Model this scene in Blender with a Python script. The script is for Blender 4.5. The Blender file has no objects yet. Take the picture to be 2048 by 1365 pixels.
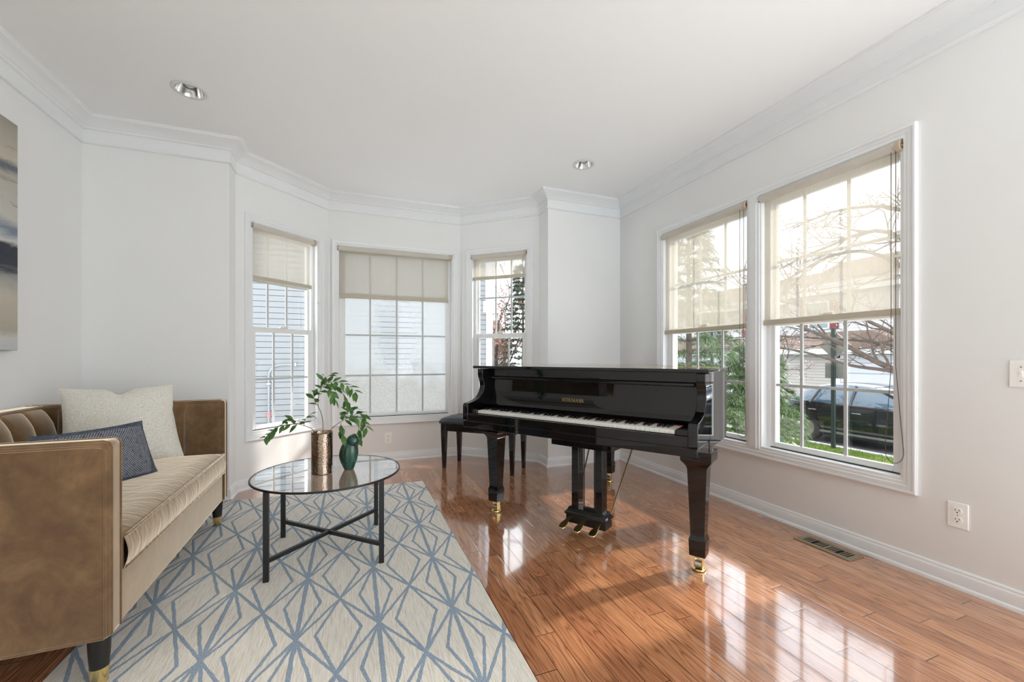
import bpy, math, random
from mathutils import Vector, Matrix
random.seed(7)
SC = bpy.context.scene
COL = SC.collection
PI = math.pi
R = math.radians

# ------------------------------------------------------------------ helpers
def link(o):
    COL.objects.link(o); return o

def tag(o, label=None, cat=None, group=None, kind=None):
    if label: o['label'] = label
    if cat: o['category'] = cat
    if group: o['group'] = group
    if kind: o['kind'] = kind
    return o

def empty(name, loc=(0, 0, 0), rz=0.0, label=None, cat=None, group=None, kind=None):
    o = bpy.data.objects.new(name, None); link(o)
    o.empty_display_size = 0.05
    o.location = loc; o.rotation_euler = (0, 0, rz)
    return tag(o, label, cat, group, kind)

def copy_tree(o, parent=None):
    c = o.copy(); link(c)
    if parent is not None: c.parent = parent
    for ch in list(o.children): copy_tree(ch, c)
    return c

def catmull(pts, n=8, closed=False):
    P = [Vector(p) for p in pts]; out = []
    N = len(P); segs = N if closed else N - 1
    for i in range(segs):
        if closed: p0, p1, p2, p3 = P[i-1], P[i], P[(i+1) % N], P[(i+2) % N]
        else: p0, p1, p2, p3 = P[max(i-1, 0)], P[i], P[i+1], P[min(i+2, N-1)]
        for k in range(n):
            t = k / n
            out.append(0.5*((2*p1) + (p2-p0)*t + (2*p0-5*p1+4*p2-p3)*t*t + (3*p1-p0-3*p2+p3)*t**3))
    if not closed: out.append(P[-1])
    return out

class MB:
    def __init__(s): s.v = []; s.f = []; s.M = None
    def add(s, vs, fs):
        b = len(s.v)
        for p in vs:
            p = Vector(p)
            if s.M is not None: p = s.M @ p
            s.v.append(tuple(p))
        for f in fs: s.f.append(tuple(b+i for i in f))
        return s
    def box(s, x0, x1, y0, y1, z0, z1):
        return s.add([(x0,y0,z0),(x1,y0,z0),(x1,y1,z0),(x0,y1,z0),(x0,y0,z1),(x1,y0,z1),(x1,y1,z1),(x0,y1,z1)],
                     [(0,3,2,1),(4,5,6,7),(0,1,5,4),(1,2,6,5),(2,3,7,6),(3,0,4,7)])
    def loft(s, rings, caps=True, closed=True):
        n = len(rings[0]); vs = [p for r in rings for p in r]; fs = []
        for i in range(len(rings)-1):
            for j in range(n if closed else n-1):
                k = (j+1) % n
                fs.append((i*n+j, i*n+k, (i+1)*n+k, (i+1)*n+j))
        if caps:
            fs.append(tuple(reversed(range(n)))); fs.append(tuple(range((len(rings)-1)*n, len(rings)*n)))
        return s.add(vs, fs)
    def prism(s, poly, a, b, ax='z'):
        m = {'z': lambda p, t: (p[0], p[1], t), 'x': lambda p, t: (t, p[0], p[1]), 'y': lambda p, t: (p[0], t, p[1])}[ax]
        return s.loft([[m(p, a) for p in poly], [m(p, b) for p in poly]])
    def tube(s, pts, r, n=8, caps=True):
        P = [Vector(p) for p in pts]
        rr = r if isinstance(r, (list, tuple)) else [r]*len(P)
        rings = []; prev = None
        for i, p in enumerate(P):
            t = (P[min(i+1, len(P)-1)] - P[max(i-1, 0)])
            if t.length < 1e-9: t = Vector((0, 0, 1))
            t.normalize()
            u = prev - t*prev.dot(t) if prev is not None else t.orthogonal()
            if u.length < 1e-6: u = t.orthogonal()
            u.normalize(); prev = u; w = t.cross(u)
            rings.append([p + (u*math.cos(2*PI*k/n) + w*math.sin(2*PI*k/n))*rr[i] for k in range(n)])
        return s.loft(rings, caps)
    def lathe(s, prof, c=(0, 0, 0), n=32, caps=True):
        return s.loft([[(c[0]+r*math.cos(2*PI*k/n), c[1]+r*math.sin(2*PI*k/n), c[2]+z) for k in range(n)] for r, z in prof], caps)
    def grid(s, fn, nu, nv, cu=False):
        vs = [fn(i/nu, j/nv) for j in range(nv+1) for i in range(nu+1)]
        fs = [(j*(nu+1)+i, j*(nu+1)+i+1, (j+1)*(nu+1)+i+1, (j+1)*(nu+1)+i) for j in range(nv) for i in range(nu)]
        return s.add(vs, fs)
    def ball(s, c, r, n=12, m=8, sc=(1, 1, 1)):
        pr = []
        for j in range(m+1):
            a = -PI/2 + PI*j/m
            pr.append([(c[0]+sc[0]*r*max(math.cos(a), .001)*math.cos(2*PI*k/n), c[1]+sc[1]*r*max(math.cos(a), .001)*math.sin(2*PI*k/n), c[2]+sc[2]*r*math.sin(a)) for k in range(n)])
        return s.loft(pr)
    def build(s, name, mat, parent=None, loc=None, rz=0, smooth=None, bevel=0, seg=2, sub=0):
        vs = s.v
        if loc is not None and parent is None:
            Mi = (Matrix.Translation(loc) @ Matrix.Rotation(rz, 4, 'Z')).inverted()
            vs = [tuple(Mi @ Vector(p)) for p in vs]
        me = bpy.data.meshes.new(name); me.from_pydata(vs, [], s.f); me.update()
        o = bpy.data.objects.new(name, me); link(o)
        if mat is not None:
            for m_ in (mat if isinstance(mat, (list, tuple)) else [mat]): me.materials.append(m_)
        if parent is not None: o.parent = parent
        elif loc is not None: o.location = loc; o.rotation_euler = (0, 0, rz)
        if smooth is not None:
            for p in me.polygons: p.use_smooth = True
            if smooth < 180: me.set_sharp_from_angle(angle=R(smooth))
        if bevel:
            b = o.modifiers.new('bevel', 'BEVEL'); b.width = bevel; b.segments = seg; b.limit_method = 'ANGLE'; b.angle_limit = R(35)
            b.harden_normals = False
            for p in me.polygons: p.use_smooth = True
            me.set_sharp_from_angle(angle=R(40))
        if sub:
            d = o.modifiers.new('sub', 'SUBSURF'); d.levels = sub; d.render_levels = sub
        return o

# ------------------------------------------------------------------ materials
def srgb(*c):
    return tuple(((x/255)/12.92 if x/255 <= .04045 else (((x/255)+.055)/1.055)**2.4) for x in c) + (1.0,)

class NT:
    def __init__(s, name):
        s.m = bpy.data.materials.new(name); s.m.use_nodes = True
        s.t = s.m.node_tree; s.t.nodes.clear()
        s.out = s.t.nodes.new('ShaderNodeOutputMaterial')
    def n(s, typ, **kw):
        x = s.t.nodes.new(typ)
        for k, v in kw.items():
            if k.startswith('i_'):
                key = k[2:]
                x.inputs[int(key) if key.isdigit() else key.replace('_', ' ')].default_value = v
            else: setattr(x, k, v)
        return x
    def l(s, a, b): s.t.links.new(a, b)
    def math(s, op, a, b=None, c=None, clamp=False):
        x = s.t.nodes.new('ShaderNodeMath'); x.operation = op; x.use_clamp = clamp
        for i, q in enumerate((a, b, c)):
            if q is None: continue
            if isinstance(q, (int, float)): x.inputs[i].default_value = q
            else: s.l(q, x.inputs[i])
        return x.outputs[0]
    def ramp(s, fac, stops, interp='LINEAR'):
        x = s.t.nodes.new('ShaderNodeValToRGB'); e = x.color_ramp.elements; x.color_ramp.interpolation = interp
        while len(e) < len(stops): e.new(.5)
        for k, (p, c) in enumerate(stops): e[k].position = p; e[k].color = c if len(c) == 4 else (*c, 1)
        s.l(fac, x.inputs[0]); return x.outputs[0]
    def mix(s, fac, a, b, typ='MIX'):
        x = s.t.nodes.new('ShaderNodeMix'); x.data_type = 'RGBA'; x.blend_type = typ
        for i, q in ((0, fac), (6, a), (7, b)):
            if isinstance(q, (int, float)): x.inputs[i].default_value = q
            elif isinstance(q, (tuple, list)): x.inputs[i].default_value = q
            else: s.l(q, x.inputs[i])
        return x.outputs[2]
    def coord(s, which='Object', scale=None, rot=None, loc=None):
        t = s.n('ShaderNodeTexCoord'); o = t.outputs[which]
        if scale or rot or loc:
            mp = s.n('ShaderNodeMapping')
            if scale: mp.inputs['Scale'].default_value = scale
            if rot: mp.inputs['Rotation'].default_value = rot
            if loc: mp.inputs['Location'].default_value = loc
            s.l(o, mp.inputs[0]); o = mp.outputs[0]
        return o
    def noise(s, vec, scale=5, detail=3, rough=.5, dist=0):
        x = s.n('ShaderNodeTexNoise'); x.inputs['Scale'].default_value = scale; x.inputs['Detail'].default_value = detail
        x.inputs['Roughness'].default_value = rough; x.inputs['Distortion'].default_value = dist
        if vec is not None: s.l(vec, x.inputs['Vector'])
        return x.outputs['Fac']
    def bump(s, h, strength=.2, dist=.01):
        b = s.n('ShaderNodeBump'); b.inputs['Strength'].default_value = strength; b.inputs['Distance'].default_value = dist
        s.l(h, b.inputs['Height']); return b.outputs[0]
    def principled(s, color=None, rough=.5, metal=0, normal=None, spec=.5, **kw):
        p = s.n('ShaderNodeBsdfPrincipled')
        for i, q in (('Base Color', color), ('Roughness', rough), ('Metallic', metal), ('Normal', normal), ('Specular IOR Level', spec)):
            if q is None: continue
            if isinstance(q, (int, float, tuple)): p.inputs[i].default_value = q
            else: s.l(q, p.inputs[i])
        for k, v in kw.items():
            q = p.inputs[k.replace('_', ' ')]
            if isinstance(v, (int, float, tuple)): q.default_value = v
            else: s.l(v, q)
        s.l(p.outputs[0], s.out.inputs[0]); return p

def simple(name, c, rough=.5, metal=0, var=.06, scale=8, bump=0, bscale=200, spec=.5, **kw):
    t = NT(name); v = t.coord()
    f = t.noise(v, scale, 4)
    a = tuple(max(0, x*(1-var)) for x in c[:3]) + (1,); b = tuple(min(1, x*(1+var)) for x in c[:3]) + (1,)
    col = t.ramp(f, [(.3, a), (.7, b)])
    nb = t.bump(t.noise(v, bscale, 2), bump, .002) if bump else None
    t.principled(col, rough, metal, nb, spec, **kw)
    return t.m

M = {}
M['wall'] = simple('wall_paint', srgb(238, 238, 236), .55, var=.012, scale=2, bump=.05, bscale=120)
M['ceiling'] = simple('ceiling_paint', srgb(248, 248, 248), .7, var=.008, scale=1.5)
M['trim'] = simple('trim_paint', srgb(238, 239, 239), .3, var=.01, scale=6)
M['vinyl'] = simple('white_vinyl', srgb(238, 238, 236), .35, var=.01)
M['muntin'] = simple('grey_muntin', srgb(198, 201, 200), .4)
M['dark_gap'] = simple('gasket', srgb(50, 50, 48), .6)
M['lacquer'] = simple('black_lacquer', (.004, .004, .005), .03, var=.05, spec=.52)
M['lacquer_brown'] = simple('black_brown_lacquer', (.010, .007, .006), .06, var=.2, spec=.55)
M['ivory'] = simple('white_key_plastic', srgb(236, 233, 226), .2, var=.01)
M['ebony'] = simple('black_key_plastic', (.008, .008, .008), .18)
M['red_felt'] = simple('red_felt', srgb(150, 30, 40), .9)
M['brass'] = simple('brass', (.86, .66, .29), .27, 1.0, var=.08)
M['dark_brass'] = simple('dark_brass_rod', (.34, .26, .15), .3, 1.0)
M['gold'] = simple('gold_lettering', (.80, .56, .22), .3, .8)
M['steel'] = simple('steel', (.55, .53, .5), .25, 1.0)
M['black_metal'] = simple('black_powder_coat', (.009, .009, .010), .42, var=.1)
M['leather'] = simple('dark_leather', (.018, .022, .032), .3, var=.15, bump=.25, bscale=160)
M['leg_black'] = simple('black_leg_paint', (.010, .009, .008), .4)
M['plate'] = simple('white_plastic_plate', srgb(252, 251, 247), .3, var=.005)
M['slot'] = simple('dark_slot', (.02, .02, .02), .6)
M['vent'] = simple('taupe_vent_metal', srgb(150, 135, 112), .4, .3)
M['void'] = simple('duct_void', (.004, .004, .004), .9)
M['chrome'] = simple('satin_reflector', (.72, .72, .71), .14, 1.0)
M['ring'] = simple('light_ring', srgb(222, 222, 219), .4)
M['bulb'] = simple('frosted_bulb', (.75, .75, .73), .3)
M['bracket'] = simple('beige_bracket', srgb(196, 176, 148), .4)
M['chain'] = simple('dark_bead_chain', srgb(88, 76, 66), .35, .5)
M['cord'] = simple('white_bead_chain', srgb(228, 226, 220), .4)
M['stem'] = simple('plant_stem', srgb(92, 74, 50), .6)
M['bark'] = simple('grey_bark', srgb(84, 72, 64), .85, var=.2, scale=12)
M['asphalt'] = simple('asphalt', srgb(112, 112, 115), .85, var=.1, scale=30)
M['concrete'] = simple('concrete', srgb(196, 194, 188), .8)
M['soil'] = simple('mulch', srgb(92, 70, 56), .95, var=.3, scale=20)
M['post'] = simple('green_steel_post', srgb(58, 68, 64), .5, .3)
M['sign_back'] = simple('aluminium_sign_back', srgb(128, 126, 120), .45, .3)
M['utility'] = simple('utility_green', srgb(92, 130, 112), .5)
M['car_paint'] = simple('dark_car_paint', (.012, .012, .014), .12, spec=.6, Coat_Weight=.8)
M['car_glass'] = simple('car_glass', (.05, .09, .13), .05, spec=.8)
M['rubber'] = simple('tyre_rubber', (.015, .015, .015), .8)
M['alloy'] = simple('alloy_wheel', (.45, .45, .46), .3, 1)
M['headlight'] = simple('headlight_plastic', (.7, .72, .74), .1)
M['maroon'] = simple('maroon_shutter', srgb(112, 34, 44), .6)
M['house_glass'] = simple('house_window_glass', srgb(104, 128, 130), .1)
M['pipe'] = simple('grey_conduit', srgb(130, 133, 136), .5)
M['red_label'] = simple('red_label', srgb(176, 112, 112), .6)

def m_floor():
    t = NT('oak_floor'); co = t.coord()
    sp = t.n('ShaderNodeSeparateXYZ'); t.l(co, sp.inputs[0]); X, Y = sp.outputs[0], sp.outputs[1]
    W = .0828
    px = t.math('DIVIDE', t.math('SUBTRACT', X, 1.241 - 40*W), W)
    ix = t.math('FLOOR', px); fx = t.math('SUBTRACT', px, ix)
    wn = t.n('ShaderNodeTexWhiteNoise', noise_dimensions='1D'); t.l(ix, wn.inputs['W'])
    ly = t.math('ADD', t.math('MULTIPLY', wn.outputs['Value'], .5), .62)
    py = t.math('DIVIDE', t.math('ADD', Y, t.math('MULTIPLY', wn.outputs['Value'], 9.7)), ly)
    iy = t.math('FLOOR', py); fy = t.math('SUBTRACT', py, iy)
    wn2 = t.n('ShaderNodeTexWhiteNoise', noise_dimensions='2D')
    cb = t.n('ShaderNodeCombineXYZ'); t.l(ix, cb.inputs[0]); t.l(iy, cb.inputs[1]); t.l(cb.outputs[0], wn2.inputs['Vector'])
    rnd = wn2.outputs['Value']
    # per board shifted, stretched coordinates for the grain
    off = t.n('ShaderNodeCombineXYZ')
    t.l(t.math('ADD', t.math('MULTIPLY', X, 1.0), t.math('MULTIPLY', rnd, 37.0)), off.inputs[0])
    t.l(t.math('ADD', t.math('MULTIPLY', Y, .085), t.math('MULTIPLY', rnd, 11.0)), off.inputs[1])
    n1 = t.noise(off.outputs[0], 13, 2.5, .5, .25)
    ringv = t.math('MULTIPLY', n1, 17.0)
    ring = t.math('ABSOLUTE', t.math('SUBTRACT', t.math('FRACT', ringv), .5))
    off2 = t.n('ShaderNodeCombineXYZ')
    t.l(t.math('MULTIPLY', X, 1.0), off2.inputs[0]); t.l(t.math('MULTIPLY', Y, .03), off2.inputs[1]); t.l(t.math('MULTIPLY', rnd, 5.), off2.inputs[2])
    fine = t.noise(off2.outputs[0], 330, 3, .6)
    base = t.ramp(rnd, [(0, srgb(168, 112, 78)), (.35, srgb(186, 128, 90)), (.7, srgb(198, 140, 100)), (1, srgb(178, 118, 80))])
    g1 = t.ramp(ring, [(.0, (.50, .46, .44, 1)), (.13, (.80, .78, .77, 1)), (.3, (1.02, 1.02, 1.02, 1)), (.5, (1.10, 1.10, 1.10, 1))])
    g2 = t.ramp(fine, [(.35, (.76, .74, .72, 1)), (.6, (1.06, 1.06, 1.06, 1))])
    c = t.mix(.85, base, g1, 'MULTIPLY'); c = t.mix(.8, c, g2, 'MULTIPLY')
    ex = t.math('MINIMUM', fx, t.math('SUBTRACT', 1.0, fx))
    ey = t.math('MULTIPLY', t.math('MINIMUM', fy, t.math('SUBTRACT', 1.0, fy)), 9.0)
    e = t.math('MINIMUM', ex, ey)
    gap = t.ramp(e, [(.010, (0, 0, 0, 1)), (.024, (1, 1, 1, 1))])
    bev = t.ramp(e, [(.0, (0, 0, 0, 1)), (.07, (1, 1, 1, 1))])
    c = t.mix(gap, srgb(78, 46, 30), c)
    und = t.noise(t.coord(scale=(1, .35, 1)), 7, 2)
    h = t.math('ADD', t.math('MULTIPLY', bev, 1.0), t.math('ADD', t.math('MULTIPLY', ring, .05), t.math('MULTIPLY', und, .55)))
    nb = t.bump(h, .16, .003)
    rg = t.math('ADD', .10, t.math('MULTIPLY', fine, .10))
    t.principled(c, rg, 0, nb, .6, Coat_Weight=1.0, Coat_Roughness=.06, Coat_IOR=1.65)
    return t.m
M['floor'] = m_floor()
M['floor_bounce_pale'] = simple('pale_bounce_floor', srgb(214, 214, 210), .4)

def m_rug():
    t = NT('rug_pile'); co = t.coord()
    nz = t.n('ShaderNodeTexNoise'); nz.inputs['Scale'].default_value = 28; nz.inputs['Detail'].default_value = 3; t.l(co, nz.inputs['Vector'])
    wob = t.n('ShaderNodeVectorMath', operation='MULTIPLY_ADD'); t.l(nz.outputs['Color'], wob.inputs[0]); wob.inputs[1].default_value = (.009, .009, 0); t.l(co, wob.inputs[2])
    sp = t.n('ShaderNodeSeparateXYZ'); t.l(wob.outputs[0], sp.inputs[0])
    A, B = .3, .475
    def fold(v, o, p):
        m = t.math('MODULO', t.math('ADD', t.math('SUBTRACT', v, o), 40*p), p)
        return t.math('MINIMUM', m, t.math('SUBTRACT', p, m))
    u = fold(sp.outputs[0], .1045, A)     # 0 at a star, .15 at a crossing
    v = fold(sp.outputs[1], 1.7675, B)
    def dist(x1, y1, x2, y2):
        dx, dy = x2-x1, y2-y1; L = math.hypot(dx, dy)
        return t.math('ABSOLUTE', t.math('ADD', t.math('MULTIPLY', t.math('SUBTRACT', u, x1), dy/L), t.math('MULTIPLY', t.math('SUBTRACT', v, y1), -dx/L)))
    d0 = t.math('MULTIPLY', u, .72)
    d = t.math('MINIMUM', d0, t.math('MINIMUM', dist(0, 0, .07, .2375), t.math('MINIMUM', dist(0, 0, .15, .2375), dist(.15, .2375, .067, 0))))
    fine = t.noise(co, 200, 3, .7)
    big = t.noise(co, 9, 3, .6)
    wid = t.math('ADD', .0048, t.math('MULTIPLY', big, .004))
    ln = t.math('SUBTRACT', 1.0, t.math('SMOOTHSTEP' if False else 'DIVIDE', d, wid, clamp=False), clamp=True)
    mask = t.ramp(ln, [(.0, (0, 0, 0, 1)), (.25, (1, 1, 1, 1))])
    streak = t.noise(t.coord(scale=(1.0, .06, 1), rot=(0, 0, R(28))), 190, 3, .65)
    cream = t.ramp(streak, [(.3, srgb(190, 182, 168)), (.5, srgb(222, 215, 203)), (.7, srgb(238, 233, 224))])
    cream = t.mix(t.math('MULTIPLY', big, .5), cream, srgb(212, 206, 196))
    blue = t.ramp(fine, [(.3, srgb(104, 122, 142)), (.55, srgb(144, 160, 176)), (.8, srgb(190, 198, 206))])
    c = t.mix(mask, cream, blue)
    h = t.math('ADD', t.math('MULTIPLY', fine, 1.0), t.math('MULTIPLY', mask, .6))
    nb = t.bump(h, .7, .004)
    t.principled(c, .95, 0, nb, .1, Sheen_Weight=.15)
    return t.m
M['rug'] = m_rug()

def velvet(name, stops, wrinkle):
    t = NT(name); v = t.coord()
    n1 = t.noise(v, 5, 4, .6, 1.2); n2 = t.noise(v, 40, 3)
    f = t.math('ADD', t.math('MULTIPLY', n1, .75), t.math('MULTIPLY', n2, .25))
    c = t.ramp(f, stops)
    if wrinkle: nb = t.bump(t.noise(t.coord(scale=(.3, 1.0, .3), rot=(0, 0, R(-12))), 30, 3, .5, 1.0), .28, .014)
    else: nb = t.bump(n1, .05, .02)
    p = t.principled(c, .8, 0, nb, .15, Sheen_Weight=1.0, Sheen_Roughness=.3, Sheen_Tint=srgb(250, 234, 210))
    sh = t.n('ShaderNodeBsdfSheen'); sh.inputs['Color'].default_value = srgb(255, 241, 220); sh.inputs['Roughness'].default_value = .5
    t.l(nb, sh.inputs['Normal'])
    ad = t.n('ShaderNodeAddShader'); t.l(p.outputs[0], ad.inputs[0]); t.l(sh.outputs[0], ad.inputs[1]); t.l(ad.outputs[0], t.out.inputs[0])
    return t.m
VS = [(.3, srgb(80, 57, 36)), (.5, srgb(103, 77, 50)), (.7, srgb(126, 97, 66))]
M['velvet'] = velvet('tan_velvet', VS, False)
M['velvet_seat'] = velvet('tan_velvet_wrinkled', VS, True)
def m_boucle():
    t = NT('cream_boucle'); v = t.coord()
    vo = t.n('ShaderNodeTexVoronoi'); vo.inputs['Scale'].default_value = 250; t.l(v, vo.inputs['Vector'])
    n = t.noise(v, 200, 4, .7)
    h = t.math('ADD', t.math('MULTIPLY', t.math('SUBTRACT', 1.0, vo.outputs['Distance']), .6), n)
    c = t.ramp(h, [(.5, srgb(214, 206, 190)), (.9, srgb(242, 238, 227)), (1.2, srgb(250, 247, 240))])
    t.principled(c, .95, 0, t.bump(h, .8, .005), .1, Sheen_Weight=.4)
    return t.m
M['boucle'] = m_boucle()
def m_blue():
    t = NT('slate_dotted_weave'); v = t.coord(scale=(1, 1, 1))
    sp = t.n('ShaderNodeSeparateXYZ'); t.l(v, sp.inputs[0])
    s_, r_ = sp.outputs[0], sp.outputs[2]
    k = 125.0
    a = t.math('MULTIPLY', t.math('ADD', s_, r_), k*.7071); b = t.math('MULTIPLY', t.math('SUBTRACT', s_, r_), k*.7071)
    def cell(q): return t.math('ABSOLUTE', t.math('SUBTRACT', t.math('FRACT', q), .5))
    d = t.math('MAXIMUM', cell(a), cell(b))
    dot = t.math('LESS_THAN', d, .22)
    # larger lattice where the dots pause
    big = t.math('MINIMUM', t.math('MULTIPLY', cell(t.math('MULTIPLY', a, 1/6.)), 1), t.math('MULTIPLY', cell(t.math('MULTIPLY', b, 1/6.)), 1))
    msk = t.math('GREATER_THAN', t.math('ADD', cell(t.math('MULTIPLY', a, 1/6.)), cell(t.math('MULTIPLY', b, 1/6.))), .16)
    dot = t.math('MULTIPLY', dot, msk)
    edge = t.math('MULTIPLY', t.math('LESS_THAN', t.math('ABSOLUTE', s_), .195), t.math('LESS_THAN', t.math('ABSOLUTE', r_), .118))
    dot = t.math('MULTIPLY', dot, edge)
    base = t.ramp(t.noise(v, 60, 3), [(.3, srgb(60, 65, 76)), (.7, srgb(94, 100, 112))])
    c = t.mix(dot, base, srgb(190, 190, 188))
    t.principled(c, .9, 0, t.bump(t.noise(v, 400, 2), .4, .002), .15)
    return t.m
M['blue'] = m_blue()
def m_vase():
    t = NT('hammered_pewter'); v = t.coord()
    vo = t.n('ShaderNodeTexVoronoi'); vo.inputs['Scale'].default_value = 150; t.l(v, vo.inputs['Vector'])
    nb = t.bump(vo.outputs['Distance'], .22, .003)
    t.principled(t.ramp(t.noise(v, 30, 3), [(.3, (.27, .20, .15, 1)), (.7, (.42, .34, .27, 1))]), .12, 1.0, nb)
    return t.m
M['vase'] = m_vase()
def m_green():
    t = NT('green_glazed_stone'); v = t.coord(scale=(1, 1, .25))
    n = t.noise(v, 38, 5, .65, 1.0); n2 = t.noise(t.coord(), 60, 3)
    c = t.ramp(n, [(.3, srgb(16, 24, 22)), (.48, srgb(34, 66, 54)), (.62, srgb(52, 92, 76)), (.8, srgb(110, 140, 122))])
    t.principled(c, t.math('ADD', .12, t.math('MULTIPLY', n2, .12)), 0, None, .55)
    return t.m
M['green'] = m_green()
def m_leaf(name, a, b, tr=.35):
    t = NT(name); f = t.noise(t.coord(), 30, 2)
    c = t.ramp(f, [(.3, a), (.7, b)])
    p = t.principled(c, .4, 0, None, .4)
    ts = t.n('ShaderNodeBsdfTranslucent'); t.l(c, ts.inputs[0])
    mx = t.n('ShaderNodeMixShader'); mx.inputs[0].default_value = tr
    t.l(p.outputs[0], mx.inputs[1]); t.l(ts.outputs[0], mx.inputs[2]); t.l(mx.outputs[0], t.out.inputs[0])
    return t.m
M['leaf'] = m_leaf('ficus_leaf', srgb(50, 92, 44), srgb(104, 146, 74))
M['needle'] = m_leaf('pine_needle', srgb(40, 64, 34), srgb(98, 122, 66), .3)
M['spruce'] = m_leaf('spruce_needle', srgb(58, 78, 62), srgb(96, 116, 92), .3)
M['redleaf'] = m_leaf('rust_leaf', srgb(150, 96, 82), srgb(184, 134, 118), .4)
M['budleaf'] = m_leaf('brown_bud', srgb(120, 84, 66), srgb(160, 110, 84), .3)
M['lime'] = m_leaf('yellow_green_leaf', srgb(150, 160, 60), srgb(190, 196, 96), .4)
M['grass'] = m_leaf('grass_blade', srgb(86, 112, 40), srgb(134, 152, 66), .4)
def m_ground():
    t = NT('lawn'); v = t.coord()
    f = t.math('ADD', t.math('MULTIPLY', t.noise(v, 1.6, 4), .6), t.math('MULTIPLY', t.noise(v, 60, 3), .4))
    c = t.ramp(f, [(.35, srgb(76, 92, 42)), (.5, srgb(104, 124, 54)), (.68, srgb(140, 142, 84))])
    t.principled(c, .95, 0, t.bump(t.noise(v, 90, 3), .6, .03), .1)
    return t.m
M['lawn'] = m_ground()

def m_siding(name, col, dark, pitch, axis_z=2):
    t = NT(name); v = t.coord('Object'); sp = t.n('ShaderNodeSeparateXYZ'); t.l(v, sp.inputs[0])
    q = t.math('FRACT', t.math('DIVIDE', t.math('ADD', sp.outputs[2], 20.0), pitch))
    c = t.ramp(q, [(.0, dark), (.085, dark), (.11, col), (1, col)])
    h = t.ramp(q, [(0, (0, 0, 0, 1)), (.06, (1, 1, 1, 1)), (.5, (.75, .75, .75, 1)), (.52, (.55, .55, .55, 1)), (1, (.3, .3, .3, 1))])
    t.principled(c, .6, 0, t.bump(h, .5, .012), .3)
    return t.m
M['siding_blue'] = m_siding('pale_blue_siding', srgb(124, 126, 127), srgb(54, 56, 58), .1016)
M['siding_white'] = m_siding('white_siding', srgb(186, 188, 192), srgb(128, 131, 137), .13)
M['siding_beige'] = m_siding('beige_siding', srgb(172, 167, 161), srgb(116, 112, 107), .13)
def m_roof():
    t = NT('brown_shingles'); v = t.coord()
    br = t.n('ShaderNodeTexBrick'); br.inputs['Scale'].default_value = 3.2
    for i, c in ((1, srgb(112, 94, 84)), (2, srgb(128, 110, 98)), (3, srgb(92, 76, 68))): br.inputs[i].default_value = c
    sp = t.n('ShaderNodeSeparateXYZ'); t.l(v, sp.inputs[0]); cb = t.n('ShaderNodeCombineXYZ'); t.l(sp.outputs[1], cb.inputs[0]); t.l(sp.outputs[0], cb.inputs[1])
    t.l(cb.outputs[0], br.inputs['Vector'])
    t.principled(br.outputs[0], .9)
    return t.m
M['roof'] = m_roof()
M['house_trim'] = simple('house_trim', srgb(204, 206, 210), .5)
M['paving'] = simple('bounce_paving', srgb(236, 236, 234), .8)  # shared by the pale slabs added outside to bounce light
M['garage'] = m_siding('garage_panel', srgb(190, 192, 198), srgb(152, 155, 162), .42)

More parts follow.
